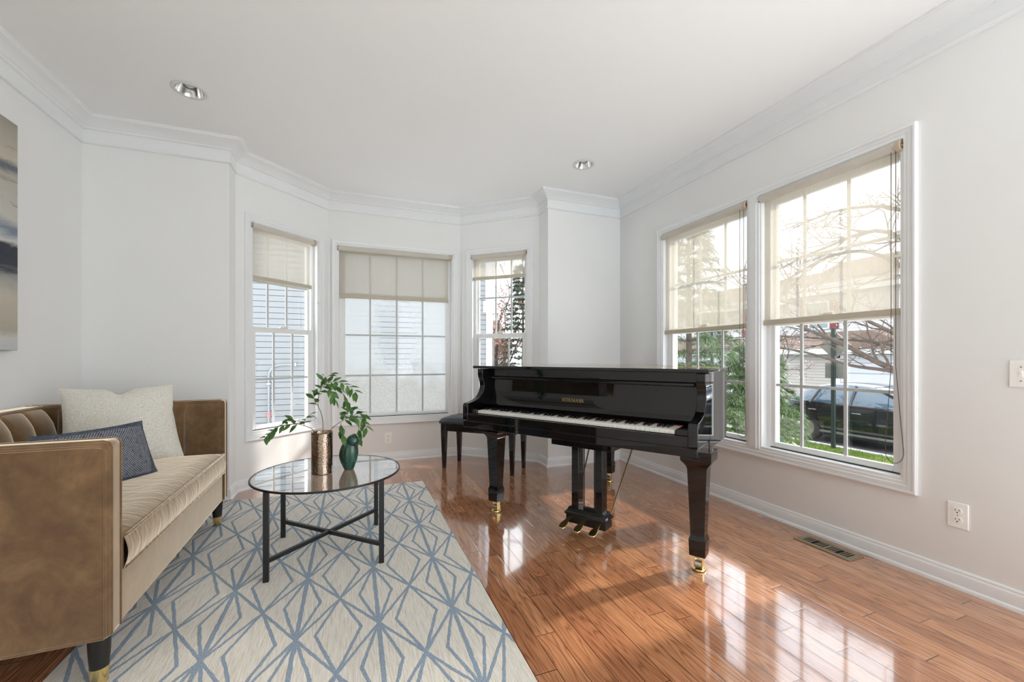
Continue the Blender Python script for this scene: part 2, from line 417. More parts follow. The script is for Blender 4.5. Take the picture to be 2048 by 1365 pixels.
def schlick(t, f0):
    lw = t.n('ShaderNodeLayerWeight'); lw.inputs['Blend'].default_value = .5
    return t.math('ADD', f0, t.math('MULTIPLY', t.math('POWER', lw.outputs['Facing'], 4.2), 1-f0), clamp=True)
def m_glass(name='window_glass', haze=False):
    t = NT(name)
    tr = t.n('ShaderNodeBsdfTransparent'); tr.inputs[0].default_value = (.97, .98, .98, 1)
    gl = t.n('ShaderNodeBsdfGlossy'); gl.inputs['Roughness'].default_value = .01
    fac = schlick(t, .075)
    mx = t.n('ShaderNodeMixShader'); t.l(fac, mx.inputs[0]); t.l(tr.outputs[0], mx.inputs[1]); t.l(gl.outputs[0], mx.inputs[2])
    last = mx.outputs[0]
    if haze:
        # condensation between the panes: thick round the rim, beaded in the lower third, clearer in the middle
        v = t.coord('Object'); sp = t.n('ShaderNodeSeparateXYZ'); t.l(v, sp.inputs[0])
        dx = t.math('DIVIDE', t.math('SUBTRACT', sp.outputs[0], .68), .30); dz = t.math('DIVIDE', t.math('SUBTRACT', sp.outputs[2], 1.30), .50)
        rr = t.math('SQRT', t.math('ADD', t.math('MULTIPLY', dx, dx), t.math('MULTIPLY', dz, dz)))
        rr = t.math('ADD', rr, t.math('MULTIPLY', t.math('SUBTRACT', t.noise(v, 9, 4), .5), .7))
        clear = t.ramp(rr, [(.45, (0, 0, 0, 1)), (1.1, (1, 1, 1, 1))])
        drop = t.noise(v, 150, 3, .7)
        q = t.math('ADD', sp.outputs[2], t.math('MULTIPLY', t.math('SUBTRACT', t.noise(v, 4, 4), .5), .7))
        low = t.ramp(q, [(.80, (1, 1, 1, 1)), (.99, (0, 0, 0, 1))])
        bead = t.math('MULTIPLY', low, t.ramp(drop, [(.42, (0, 0, 0, 1)), (.5, (1, 1, 1, 1))]))
        hz = t.math('ADD', .10, t.math('MULTIPLY', clear, .68))
        hz = t.math('ADD', hz, t.math('MULTIPLY', bead, .12), clamp=True)
        tl = t.n('ShaderNodeBsdfTranslucent'); tl.inputs[0].default_value = (.96, .975, .98, 1)
        df = t.n('ShaderNodeBsdfDiffuse')
        bc = t.mix(bead, (.8, .82, .83, 1), srgb(184, 180, 172)); t.l(bc, df.inputs[0]); t.l(t.mix(bead, (.60, .62, .625, 1), srgb(176, 171, 162)), tl.inputs[0])
        m2 = t.n('ShaderNodeMixShader'); m2.inputs[0].default_value = .35; t.l(tl.outputs[0], m2.inputs[1]); t.l(df.outputs[0], m2.inputs[2])
        m3 = t.n('ShaderNodeMixShader'); t.l(hz, m3.inputs[0]); t.l(last, m3.inputs[1]); t.l(m2.outputs[0], m3.inputs[2])
        last = m3.outputs[0]
    t.l(last, t.out.inputs[0])
    return t.m
M['glass'] = m_glass()
M['glass_haze'] = m_glass('fogged_window_glass', True)
def m_tabletop():
    t = NT('table_glass')
    tr = t.n('ShaderNodeBsdfTransparent'); tr.inputs[0].default_value = (.93, .95, .95, 1)
    gl = t.n('ShaderNodeBsdfGlossy'); gl.inputs['Roughness'].default_value = .005
    fac = t.math('MULTIPLY', schlick(t, .06), 2.1, clamp=True)
    geo = t.n('ShaderNodeNewGeometry'); fac = t.math('MULTIPLY', fac, t.math('SUBTRACT', 1.0, geo.outputs['Backfacing']))
    mx = t.n('ShaderNodeMixShader'); t.l(fac, mx.inputs[0]); t.l(tr.outputs[0], mx.inputs[1]); t.l(gl.outputs[0], mx.inputs[2])
    t.l(mx.outputs[0], t.out.inputs[0]); return t.m
M['table_glass'] = m_tabletop()
def m_shade(name, open_=.20, col=srgb(228, 220, 206)):
    t = NT(name); v = t.coord('Object'); sp = t.n('ShaderNodeSeparateXYZ'); t.l(v, sp.inputs[0])
    rib = t.noise(t.coord(scale=(1, 1, .02)), 160, 2, .5)
    hb = t.math('ABSOLUTE', t.math('SUBTRACT', t.math('FRACT', t.math('MULTIPLY', sp.outputs[2], 260.0)), .5))
    vb = t.math('ABSOLUTE', t.math('SUBTRACT', t.math('FRACT', t.math('MULTIPLY', sp.outputs[0], 230.0)), .5))
    wv = t.math('MULTIPLY', t.math('GREATER_THAN', hb, .17), t.math('GREATER_THAN', vb, .17))
    op = t.math('ADD', t.math('MULTIPLY', t.math('SUBTRACT', rib, .5), .12), t.math('MULTIPLY', wv, open_/.44), clamp=True)
    tr = t.n('ShaderNodeBsdfTransparent'); tl = t.n('ShaderNodeBsdfTranslucent'); tl.inputs[0].default_value = (.47, .43, .36, 1)
    df = t.n('ShaderNodeBsdfDiffuse'); df.inputs[0].default_value = col
    m1 = t.n('ShaderNodeMixShader'); m1.inputs[0].default_value = .55; t.l(tl.outputs[0], m1.inputs[1]); t.l(df.outputs[0], m1.inputs[2])
    m2 = t.n('ShaderNodeMixShader'); t.l(op, m2.inputs[0]); t.l(m1.outputs[0], m2.inputs[1]); t.l(tr.outputs[0], m2.inputs[2])
    t.l(m2.outputs[0], t.out.inputs[0]); return t.m
M['shade'] = m_shade('solar_screen_fabric')
M['shade_roll'] = simple('rolled_screen_fabric', srgb(205, 198, 187), .8, var=.03, bump=.2, bscale=300)
M['hem'] = simple('shade_hem_fabric', srgb(196, 186, 168), .7, var=.03)
def m_painting():
    t = NT('abstract_canvas'); v = t.coord('Object', scale=(1, .25, 1), rot=(R(-14), 0, 0))
    sp = t.n('ShaderNodeSeparateXYZ'); t.l(t.coord('Object'), sp.inputs[0])
    n = t.noise(v, 5, 6, .65, .8)
    z = t.math('ADD', t.math('DIVIDE', sp.outputs[2], 1.215), t.math('MULTIPLY', t.math('SUBTRACT', n, .5), .16))
    c = t.ramp(z, [(.0, srgb(196, 198, 200)), (.07, srgb(206, 204, 196)), (.10, srgb(176, 168, 152)), (.24, srgb(194, 186, 170)), (.33, srgb(150, 150, 148)), (.365, srgb(30, 38, 54)),
                     (.45, srgb(24, 32, 50)), (.48, srgb(206, 206, 204)), (.53, srgb(112, 124, 142)), (.58, srgb(198, 196, 188)), (.74, srgb(186, 180, 166)), (.78, srgb(86, 92, 104)), (.81, srgb(196, 188, 170)), (1, srgb(150, 144, 132))])
    c = t.mix(t.math('MULTIPLY', t.ramp(t.noise(v, 16, 5, .7), [(.58, (0, 0, 0, 1)), (.72, (1, 1, 1, 1))]), .55), c, srgb(72, 80, 94))
    t.principled(c, .45, 0, t.bump(t.noise(v, 30, 5, .7), .5, .006), .4)
    return t.m
M['painting'] = m_painting()

# ------------------------------------------------------------------ room shell
XL, XR, YF, YB, ZC = -1.724, 2.646, 3.71, -2.6, 2.715
YR = .42          # the window wall stops here; unseen opening added beyond it to let in daylight
P_ = [(XL, YB), (XL, YF), (-.871, YF), (-.871, 3.893), (-.223, 4.52), (1.118, 4.52), (1.801, 3.912), (1.801, YF), (XR, YF), (XR, YR)]

def miter(path, off):
    """offset the open polyline to its right (into the room) by off"""
    out = []
    for i, p in enumerate(path):
        p = Vector(p)
        ns = []
        if i > 0: d = (p-Vector(path[i-1])).normalized(); ns.append(Vector((d.y, -d.x)))
        if i < len(path)-1: d = (Vector(path[i+1])-p).normalized(); ns.append(Vector((d.y, -d.x)))
        if len(ns) == 1: out.append(p+ns[0]*off)
        else:
            n = (ns[0]+ns[1]).normalized(); out.append(p+n*(off/max(n.dot(ns[0]), .2)))
    return out

outer = [tuple(p) for p in miter(P_, -.16)] + [(XR+.16, YB)]
fl = MB(); fl.prism(outer, -.12, 0.0); o = fl.build('floor', M['floor']); tag(o, kind='structure')
fl = MB(); fl.box(XL, XR, YB, .30, .0, .004); o = fl.build('floor_bounce', M['floor_bounce_pale']); tag(o, kind='structure')  # unseen pale floor patch, added to bounce neutral light onto the ceiling
ce = MB(); ce.prism(outer, ZC, ZC+.12); o = ce.build('ceiling', M['ceiling']); tag(o, kind='structure')

class Frame:
    def __init__(s, a, b):
        s.a = Vector((*a, 0)); d = Vector((b[0]-a[0], b[1]-a[1], 0)); s.len = d.length; d.normalize(); s.d = d; s.rz = math.atan2(d.y, d.x)
        s.M = Matrix.Translation(s.a) @ Matrix.Rotation(s.rz, 4, 'Z')
F_BL = Frame((-.871, 3.893), (-.223, 4.52))
F_BK = Frame((-.223, 4.52), (1.118, 4.52))
F_BR = Frame((1.118, 4.52), (1.801, 3.912))
F_R = Frame((XR, YF), (XR, YR))
Z0, Z1 = .447, 2.205
# openings in wall coordinates (s0, s1)
OPEN = {'BL': (.127, .783), 'BK': (.087, 1.256), 'BR': (.135, .782), 'R1': (.645, 1.530), 'R2': (1.622, 2.43)}

def wall(name, a, b, th=.15, holes=(), ext0=0, ext1=0):
    f = Frame(a, b); m = MB(); m.M = f.M
    xs = [-ext0]; 
    for (h0, h1) in holes:
        m.box(xs[-1], h0, 0, th, 0, ZC); m.box(h0, h1, 0, th, 0, Z0); m.box(h0, h1, 0, th, Z1, ZC); xs.append(h1)
    m.box(xs[-1], f.len+ext1, 0, th, 0, ZC)
    o = m.build(name, M['wall']); tag(o, kind='structure'); return o
wall('wall_left', P_[0], P_[1], ext1=.15)
wall('wall_front_left', P_[1], P_[2])
wall('wall_bay_return_left', (-.871, YF+.15), (-.871, 3.893), th=.10)
wall('wall_bay_left', P_[3], P_[4], holes=[OPEN['BL']], ext1=.05)
wall('wall_bay_back', P_[4], P_[5], holes=[OPEN['BK']], ext1=.05)
wall('wall_bay_right', P_[5], P_[6], holes=[OPEN['BR']])
wall('wall_bay_return_right', (1.801, 3.912), (1.801, YF+.15), th=.10)
wall('wall_front_right', P_[7], P_[8], ext1=.15)
wall('wall_right', P_[8], P_[9], holes=[(OPEN['R1'][0], OPEN['R2'][1])])

crown = [(0, 2.546), (.011, 2.546), (.018, 2.551), (.019, 2.560), (.016, 2.566), (.008, 2.570), (.007, 2.640), (.014, 2.643), (.022, 2.647), (.024, 2.655), (.030, 2.658), (.040, 2.668), (.054, 2.678), (.073, 2.687), (.090, 2.694), (.098, 2.698), (.100, 2.705), (.106, 2.708), (.106, 2.715), (0, 2.715)]
base = [(0, 0), (.024, 0), (.024, .010), (.021, .017), (.014, .020), (.014, .066), (.012, .071), (.009, .076), (.009, .082), (.006, .088), (0, .090)]
def sweep(prof, names, mat):
    rings = []
    cache = {}
    for q, z in prof:
        if q not in cache: cache[q] = miter(P_, q)
    for i in range(len(P_)-1):
        m = MB()
        r0 = [(cache[q][i].x, cache[q][i].y, z) for q, z in prof]; r1 = [(cache[q][i+1].x, cache[q][i+1].y, z) for q, z in prof]
        m.loft([r0, r1]); o = m.build(names[i], mat, smooth=25); tag(o, kind='structure')
SIDES = ['left', 'front_left', 'bay_return_left', 'bay_left', 'bay_back', 'bay_right', 'bay_return_right', 'front_right', 'right']
m = MB(); m.box(XL-.15, 1.2, YB-.15, YB, 0, ZC); o = m.build('wall_rear', M['wall']); tag(o, kind='structure')  # unseen wall, stopped short so daylight enters through the rear gap
sweep(crown, ['trim_%d' % (i+1) for i in range(9)], M['trim'])
sweep(base, ['baseboard_'+s for s in SIDES], M['trim'])

# ------------------------------------------------------------------ windows
CAS = [(0, 0), (0, -.008), (.004, -.011), (.018, -.012), (.022, -.016), (.040, -.018), (.046, -.022), (.054, -.022), (.058, -.018), (.058, 0)]
def ringframe(m, s0, s1, z0, z1, prof):
    """closed rectangular frame; prof = (distance outward from the opening edge, y)"""
    rs = []
    for (cs, cz, sx, sz) in ((s0, z0, -1, -1), (s1, z0, 1, -1), (s1, z1, 1, 1), (s0, z1, -1, 1)):
        rs.append([(cs+sx*d, y, cz+sz*d) for d, y in prof])
    n = len(prof)
    vs = [p for r in rs for p in r]; fs = []
    for i in range(4):
        for j in range(n-1):
            k = (i+1) % 4; fs.append((i*n+j, i*n+j+1, k*n+j+1, k*n+j))
    m.add(vs, fs)
def sash(parent, s0, s1, z0, z1, y0, y1, wl, wr, wb, wt, cols, rows, glassmat, name='sash', mun=None):
    m = MB()
    m.box(s0, s0+wl, y0, y1, z0, z1); m.box(s1-wr, s1, y0, y1, z0, z1)
    m.box(s0+wl, s1-wr, y0, y1, z0, z0+wb); m.box(s0+wl, s1-wr, y0, y1, z1-wt, z1)
    f = m.build(name, M['vinyl'], parent, bevel=.004)
    g0, g1, h0, h1 = s0+wl, s1-wr, z0+wb, z1-wt
    yc = (y0+y1)/2
    mm = MB(); w = .009
    for c in cols: mm.box(c-w, c+w, yc-.004, yc+.004, h0, h1)
    for r in rows: mm.box(g0, g1, yc-.0045, yc+.0045, r-w, r+w)
    mm.build('muntin_grid', M['muntin'], f)
    g = MB(); g.add([(g0-.005, yc+.010, h0-.005), (g1+.005, yc+.010, h0-.005), (g1+.005, yc+.010, h1+.005), (g0-.005, yc+.010, h1+.005)], [(0, 1, 2, 3)])
    g.build('pane', glassmat, f)
    return f
def window(n, fr, op, double=True, casing=True, mun_u=(), mun_l=(), haze=False, cas_mat='trim', lock=True):
    s0, s1 = op
    w = empty('window_%d' % n, fr.a, fr.rz, kind='structure')
    if casing:
        m = MB(); ringframe(m, s0, s1, Z0, Z1, CAS); m.build('casing', M['trim'], w, smooth=30)
    j = MB()                                             # jamb liner, stool and the vinyl outer frame
    j.box(s0-.004, s0+.012, -.004, .14, Z0, Z1); j.box(s1-.012, s1+.004, -.004, .14, Z0, Z1)
    j.box(s0, s1, -.004, .14, Z1-.012, Z1+.004); j.box(s0, s1, -.006, .14, Z0-.004, Z0+.016)
    j.box(s0+.012, s0+.040, .048, .14, Z0, Z1); j.box(s1-.040, s1-.012, .048, .14, Z0, Z1); j.box(s0+.012, s1-.012, .048, .14, Z1-.042, Z1); j.box(s0+.012, s1-.012, .055, .14, Z0, Z0+.018)
    j.build('jamb', M['trim'], w, bevel=.002)
    k = MB(); k.box(s0+.040, s1-.040, .049, .056, Z0+.016, Z0+.022); k.build('gasket', M['dark_gap'], w)
    gm = M['glass_haze'] if haze else M['glass']
    a, b = s0+.022, s1-.022
    if double:
        sash(w, a, b, 1.292, Z1-.035, .082, .112, .035, .035, .048, .036, mun_u, (1.735,), gm, 'upper_sash')
        lo = sash(w, a, b, Z0+.020, 1.342, .052, .080, .050, .050, .036, .046, mun_l, (.893,), gm, 'lower_sash')
        if lock:
            c = (s0+s1)/2; q = MB(); q.box(c-.035, c+.035, .040, .075, 1.342, 1.350); q.tube([(c-.03, .05, 1.354), (c+.01, .045, 1.358), (c+.045, .04, 1.354)], .006, 8)
            q.build('sash_lock', M['vinyl'], w, smooth=40)
    else:
        sash(w, a, b, Z0+.014, Z1-.030, .058, .098, .046, .046, .036, .036, mun_u, (1.735, 1.312, .893), gm, 'fixed_sash')
    return w
window(1, F_BL, OPEN['BL'], mun_u=(.335, .517), mun_l=(.37, .553))
window(2, F_BK, OPEN['BK'], double=False, mun_u=(.397, .665, .939), haze=True)
window(3, F_BR, OPEN['BR'], mun_u=(.388, .57), mun_l=(.367, .551))
w4 = window(4, F_R, OPEN['R1'], casing=False, mun_u=(.995, 1.248), mun_l=(.995, 1.248))
w5 = window(5, F_R, OPEN['R2'], casing=False, mun_u=(1.864, 2.121), mun_l=(1.864, 2.121))
m = MB(); ringframe(m, OPEN['R1'][0], OPEN['R2'][1], Z0, Z1, CAS); m.M = None
m.box(OPEN['R1'][1], OPEN['R2'][0], -.012, .14, Z0, Z1); m.box(OPEN['R1'][1]+.02, OPEN['R2'][0]-.02, -.018, 0, Z0, Z1)
o = m.build('trim_10', M['trim'], smooth=30); o.location = F_R.a; o.rotation_euler = (0, 0, F_R.rz); tag(o, kind='structure')

# ------------------------------------------------------------------ roller shades
def shade(fr, s0, s1, zb, end, label, cord='white', chain=None, ends=(None, None)):
    r = empty('roller_shade', fr.a, fr.rz, label, 'window shade', 'roller shades on the windows')
    zr, yr, rad = 2.174, -.002, .025
    m = MB(); m.tube([(s0, yr, zr), (s1, yr, zr)], rad, 20); m.build('roller', M['shade_roll'], r, smooth=40)
    m = MB(); y = yr+rad-.002
    m.add([(s0+.004, y, zb+.03), (s1-.004, y, zb+.03), (s1-.004, y, zr), (s0+.004, y, zr)], [(0, 1, 2, 3)])
    m.build('fabric', M['shade'], r)
    m = MB(); m.prism([(y-.007, zb), (y+.007, zb), (y+.008, zb+.018), (y+.004, zb+.036), (y-.004, zb+.036), (y-.008, zb+.018)], s0, s1, 'x'); m.build('hem_bar', M['hem'], r, bevel=.002)
    for e, sd in ((s0, -1), (s1, 1)):
        b = MB(); w = .020 if sd == end else .012
        b.tube([(e+sd*.001, yr, zr), (e+sd*w, yr, zr)], rad*1.22 if sd == end else rad*.9, 20)
        o = b.build('bracket', M['bracket'] if sd == end else M['steel'], r, smooth=40)
        if sd == end:
            d = MB(); d.tube([(e+sd*w, yr, zr), (e+sd*(w+.004), yr, zr)], rad*.75, 16); d.tube([(e+sd*w, yr, zr), (e+sd*(w+.007), yr, zr)], rad*.3, 10); d.build('clutch', M['steel'], o, smooth=40)
    if chain:
        sa, sb, zlow, spread = chain
        pts = []
        zt = zr-.01
        for k in range(120):
            u = k/119
            if u < .46: q = u/.46; z = zt+(zlow+spread-zt)*q; s = sa+(sa*0+(-spread*.45 if cord == 'dark' else 0))*max(0, (q-.72)/.28)
            elif u > .54: q = (1-u)/.46; z = zt+(zlow+spread-zt)*q; s = sb+(spread*.55 if cord == 'dark' else 0)*max(0, (q-.72)/.28)
            else:
                a = PI*(u-.46)/.08; c = (sa+sb)/2 + (spread*.05 if cord == 'dark' else 0); hw = (sb-sa)/2+(spread*.5 if cord == 'dark' else 0)
                s = c-math.cos(a)*hw; z = zlow+spread-math.sin(a)*spread
            pts.append((s, -.012, z))
        m = MB(); m.tube(pts, .0011, 5)
        if cord == 'dark':
            acc = 0
            for a, b in zip(pts[:-1], pts[1:]):
                a, b = Vector(a), Vector(b); L = (b-a).length; t = -acc
                while t < L:
                    if t >= 0: m.ball(a+(b-a)*(t/L), .0024, 6, 4)
                    t += .0062
                acc = (acc+L) % .0062
        m.build('pull_chain', M['chain'] if cord == 'dark' else M['cord'], r, smooth=60)
        c = MB(); c.box(sb-.004, sb+.022, -.016, .010, 1.60, 1.612); c.build('chain_guide', M['cord'], r)
    return r
shade(F_BL, .131, .722, 1.732, 1, 'cream roller shade a third down on the bay window facing the sofa', chain=(.748, .760, .80, .01))
shade(F_BK, .095, 1.212, 1.682, 1, 'wide cream roller shade on the fogged middle bay window', chain=(1.232, 1.244, .80, .01))
shade(F_BR, .150, .752, 1.925, 1, 'short cream roller shade rolled nearly up on the bay window beside the pier', chain=(.762, .770, .9, .01))
shade(F_R, .655, 1.500, 1.290, 1, 'half lowered beige roller shade on the side window behind the piano', cord='dark', chain=(1.470, 1.500, .50, .04))
shade(F_R, 1.634, 2.404, 1.302, 1, 'half lowered see-through beige roller shade with long dark bead chain', cord='dark', chain=(2.382, 2.402, .53, .06))

# ------------------------------------------------------------------ wall and ceiling fittings
def outlet(loc, rz, label, group=None):
    r = empty('wall_outlet', loc, rz, label, 'outlet', group)
    m = MB(); m.box(-.037, .037, -.006, 0, -.059, .059); m.build('cover_plate', M['plate'], r, bevel=.003)
    for z in (.021, -.021):
        q = MB(); q.loft([[(.0165*math.cos(a)*1.0, y, z+max(-.0135, min(.0135, .0175*math.sin(a)))) for a in [2*PI*k/24 for k in range(24)]] for y in (-.005, -.0085)])
        f = q.build('receptacle', M['plate'], r)
        s = MB()
        s.box(-.0075, -.0055, -.0092, -.008, z-.001, z+.008); s.box(.0055, .0075, -.0092, -.008, z-.0005, z+.0075)
        s.tube([(0, -.0092, z-.0075), (0, -.008, z-.0075)], .0028, 10); s.build('slots', M['slot'], f)
    q = MB(); q.tube([(0, -.0075, 0), (0, -.005, 0)], .0025, 8); q.build('screw', M['steel'], r)
    return r
outlet((2.646, 1.074, .342), -PI/2, 'white outlet on the side wall below the light switch', 'white wall outlets')
outlet((.348, 4.52, .242), 0, 'white outlet on the bay wall under the fogged window', 'white wall outlets')
r = empty('light_switch', (2.646, .853, 1.010), -PI/2, 'white double toggle switch plate on the side wall', 'switch')
m = MB(); m.box(-.058, .058, -.006, 0, -.057, .057); m.build('cover_plate', M['plate'], r, bevel=.003)
for x in (-.023, .023):
    m = MB(); m.box(x-.005, x+.005, -.008, -.005, -.012, .012); m.add([(x-.004, -.006, .002), (x+.004, -.006, .002), (x+.004, -.018, .011), (x-.004, -.018, .011), (x-.004, -.006, .010), (x+.004, -.006, .010)], [(0, 1, 2, 3), (3, 2, 5, 4), (0, 3, 4), (1, 5, 2)])
    f = m.build('toggle', M['plate'], r)
    for z in (.03, -.03): q = MB(); q.tube([(x, -.0075, z), (x, -.005, z)], .0028, 8); q.build('screw', M['steel'], f)
def downlight(x, y, label):
    r = empty('recessed_light', (x, y, ZC), 0, label, 'ceiling light', 'recessed ceiling lights')
    m = MB(); m.lathe([(.092, -.0005), (.094, -.004), (.088, -.007), (.072, -.005), (.070, -.0005)], n=48, caps=False); m.build('trim_ring', M['ring'], r, smooth=40)
    m = MB(); m.lathe([(.0715, -.005), (.066, .015), (.056, .045), (.045, .07), (.03, .085), (.002, .09)], n=48, caps=False); m.build('reflector', M['chrome'], r, smooth=60)
    m = MB(); m.lathe([(.002, .022), (.024, .026), (.032, .038), (.030, .055), (.018, .08)], n=32); m.build('bulb', M['bulb'], r, smooth=60)
downlight(-.928, 3.085, 'recessed ceiling light above the sofa')
downlight(1.83, 3.076, 'recessed ceiling light above the piano')
for o_ in [o for o in bpy.data.objects if o.name.startswith('ceiling')]: pass
# holes in the ceiling for the cans
ceil = bpy.data.objects['ceiling']
def cut_ceiling():
    import bmesh
    poly = outer; holes = [(-.928, 3.085), (1.83, 3.076)]
    bm = bmesh.new(); es = []
    for ring in [poly] + [[(cx+.071*math.cos(2*PI*k/32), cy+.071*math.sin(2*PI*k/32)) for k in range(32)] for cx, cy in holes]:
        vs = [bm.verts.new((p[0], p[1], ZC)) for p in ring]
        for i in range(len(vs)): es.append(bm.edges.new((vs[i-1], vs[i])))
    bmesh.ops.triangle_fill(bm, use_beauty=True, use_dissolve=False, edges=es, normal=(0, 0, -1))
    # drop faces that filled the holes
    for f in list(bm.faces):
        c = f.calc_center_median()
        if any((c.x-cx)**2+(c.y-cy)**2 < .06**2 for cx, cy in holes): bm.faces.remove(f)
    b2 = MB(); b2.prism(poly, ZC+.10, ZC+.14)
    vs0 = [bm.verts.new(p) for p in b2.v]
    for f in b2.f: bm.faces.new([vs0[i] for i in f])
    # rim wall closing the gap between lining and slab
    for i in range(len(poly)):
        a, b = poly[i-1], poly[i]
        q = [bm.verts.new((a[0], a[1], ZC)), bm.verts.new((b[0], b[1], ZC)), bm.verts.new((b[0], b[1], ZC+.10)), bm.verts.new((a[0], a[1], ZC+.10))]
        bm.faces.new(q)
    bm.to_mesh(ceil.data); bm.free(); ceil.data.update()
cut_ceiling()
r = empty('floor_vent', (2.517, 1.570, 0), 0, 'taupe metal floor vent beside the baseboard', 'vent')
m = MB(); m.box(-.062, .062, -.147, .147, .0002, .002); fr_ = MB()
fr_.box(-.064, -.036, -.150, .150, 0, .006); fr_.box(.036, .064, -.150, .150, 0, .006); fr_.box(-.036, .036, -.150, -.122, 0, .006); fr_.box(-.036, .036, .122, .150, 0, .006); fr_.box(-.036, .036, -.006, .006, 0, .006)
fr_.build('frame', M['vent'], r, bevel=.0015); m.build('duct', M['void'], r)
for k in range(16):
    y = -.114+k*.0145 + (.012 if k > 7 else 0)
    if k in (3, 11): continue
    s = MB(); s.add([(-.036, y, .0058), (.036, y, .0058), (.036, y+.0085, .0048), (-.036, y+.0085, .0048)], [(0, 1, 2, 3)]); s.build('louver', M['vent'], r)
r = empty('painting', (XL, 2.46, 1.118), 0, 'tall abstract cream and navy canvas on the wall above the sofa', 'painting')
m = MB(); m.box(.004, .036, -.6, .6, 0, 1.215)
m.build('canvas', M['painting'], r, bevel=.003)
m = MB(); m.box(.0005, .006, -.58, .58, .02, 1.195); m.build('stretcher', M['stem'], r)

# ------------------------------------------------------------------ rug
RX0, RX1, RY0, RY1, RH = -.957, .572, 1.12, 3.655, .010
m = MB(); m.box(RX0, RX1, RY0, RY1, .0, RH)
o = m.build('area_rug', M['rug'], bevel=.004); tag(o, 'ivory area rug with slate blue diamond starburst lines under the glass table', 'rug')

# ------------------------------------------------------------------ glass coffee table
TX, TY, TZ, TR = -.121, 2.54, .447, .382
r = empty('coffee_table', (TX, TY, RH), 0, 'round glass top coffee table with thin black metal legs on the rug', 'table')
zt = TZ-RH
m = MB(); m.lathe([(.001, zt-.007), (TR-.0085, zt-.007), (TR-.0075, zt-.006), (TR-.0075, zt-.0005), (TR-.0085, zt), (.001, zt)], n=96); m.build('glass_top', M['table_glass'], r)
m = MB(); m.lathe([(TR-.007, zt-.009), (TR-.001, zt-.009), (TR, zt-.008), (TR, zt+.000), (TR-.001, zt+.001), (TR-.006, zt+.001), (TR-.007, zt+.0003), (TR-.007, zt-.009)], n=96, caps=False)
m.build('rim', M['black_metal'], r, smooth=40)
L = .263
for sx in (-1, 1):
    for sy in (-1, 1):
        m = MB(); m.box(-.0125, .0125, -.0125, .0125, .0, zt-.008); m.M = None
        o = m.build('leg', M['black_metal'], r, bevel=.0015); o.location = (sx*L, sy*L, 0); o.rotation_euler = (0, 0, 0)
for a, dz in ((PI/4, 0), (-PI/4, .0)):
    m = MB(); m.M = Matrix.Rotation(a, 4, 'Z'); H_ = L*math.sqrt(2); m.box(-H_, H_, -.009, .009, .086+dz, .106+dz); m.build('stretcher', M['black_metal'], r, bevel=.001)

# vase, branches, sculpture
VX, VY = -.155, 2.505
m = MB(); pr = [(.002, .0), (.050, .0), (.0535, .004)]
n = 64
prof = [(.054, .004 + .215*k/30) for k in range(31)]
rings = [[(.002*math.cos(2*PI*k/n), .002*math.sin(2*PI*k/n), 0) for k in range(n)], [(.052*math.cos(2*PI*k/n), .052*math.sin(2*PI*k/n), 0) for k in range(n)]]
rows = 33
for j in range(rows*3):
    z = .003+.216*j/(rows*3-1); ring = []
    for k in range(n):
        row = int(z/.0105); ph = (row % 2)*.5
        d = math.cos(2*PI*(k/n*30+ph))*math.cos(2*PI*(z/.0105)) ; rr = .0538+.0006*d
        ring.append((rr*math.cos(2*PI*k/n), rr*math.sin(2*PI*k/n), z))
    rings.append(ring)
for rr, z in ((.0545, .222), (.0555, .225), (.0535, .2265), (.051, .223), (.050, .15), (.050, .02), (.002, .02)):
    rings.append([(rr*math.cos(2*PI*k/n), rr*math.sin(2*PI*k/n), z) for k in range(n)])
m.loft(rings); o = m.build('vase', M['vase'], smooth=60); o.location = (VX, VY, TZ); tag(o, 'hammered bronze metal cylinder vase on the glass table', 'vase')

def leaf(mb, base, d, nrm, L, W):
    d = Vector(d).normalized(); nrm = Vector(nrm); s = d.cross(nrm)
    if s.length < 1e-4: s = d.orthogonal()
    s.normalize(); up = s.cross(d).normalized(); b = Vector(base)
    ts = [(0, 0), (.15, .45), (.38, 1), (.62, .85), (.85, .38), (1, 0)]
    mid = [b + d*(L*t) - up*(L*.18*t*t) for t, w in ts]
    vs = [mid[0]]; 
    for (t, w), c in zip(ts[1:-1], mid[1:-1]):
        vs += [c + s*(W*.5*w) + up*(W*.10*w), c, c - s*(W*.5*w) + up*(W*.10*w)]
    vs.append(mid[-1]); e = len(vs)-1
    fs = [(0, 1, 2), (0, 2, 3)]
    for i in range(3):
        a = 1+3*i; fs += [(a, a+3, a+4, a+1), (a+1, a+4, a+5, a+2)]
    a = 10; fs += [(a, e, a+1), (a+1, e, a+2)]
    mb.add(vs, fs)
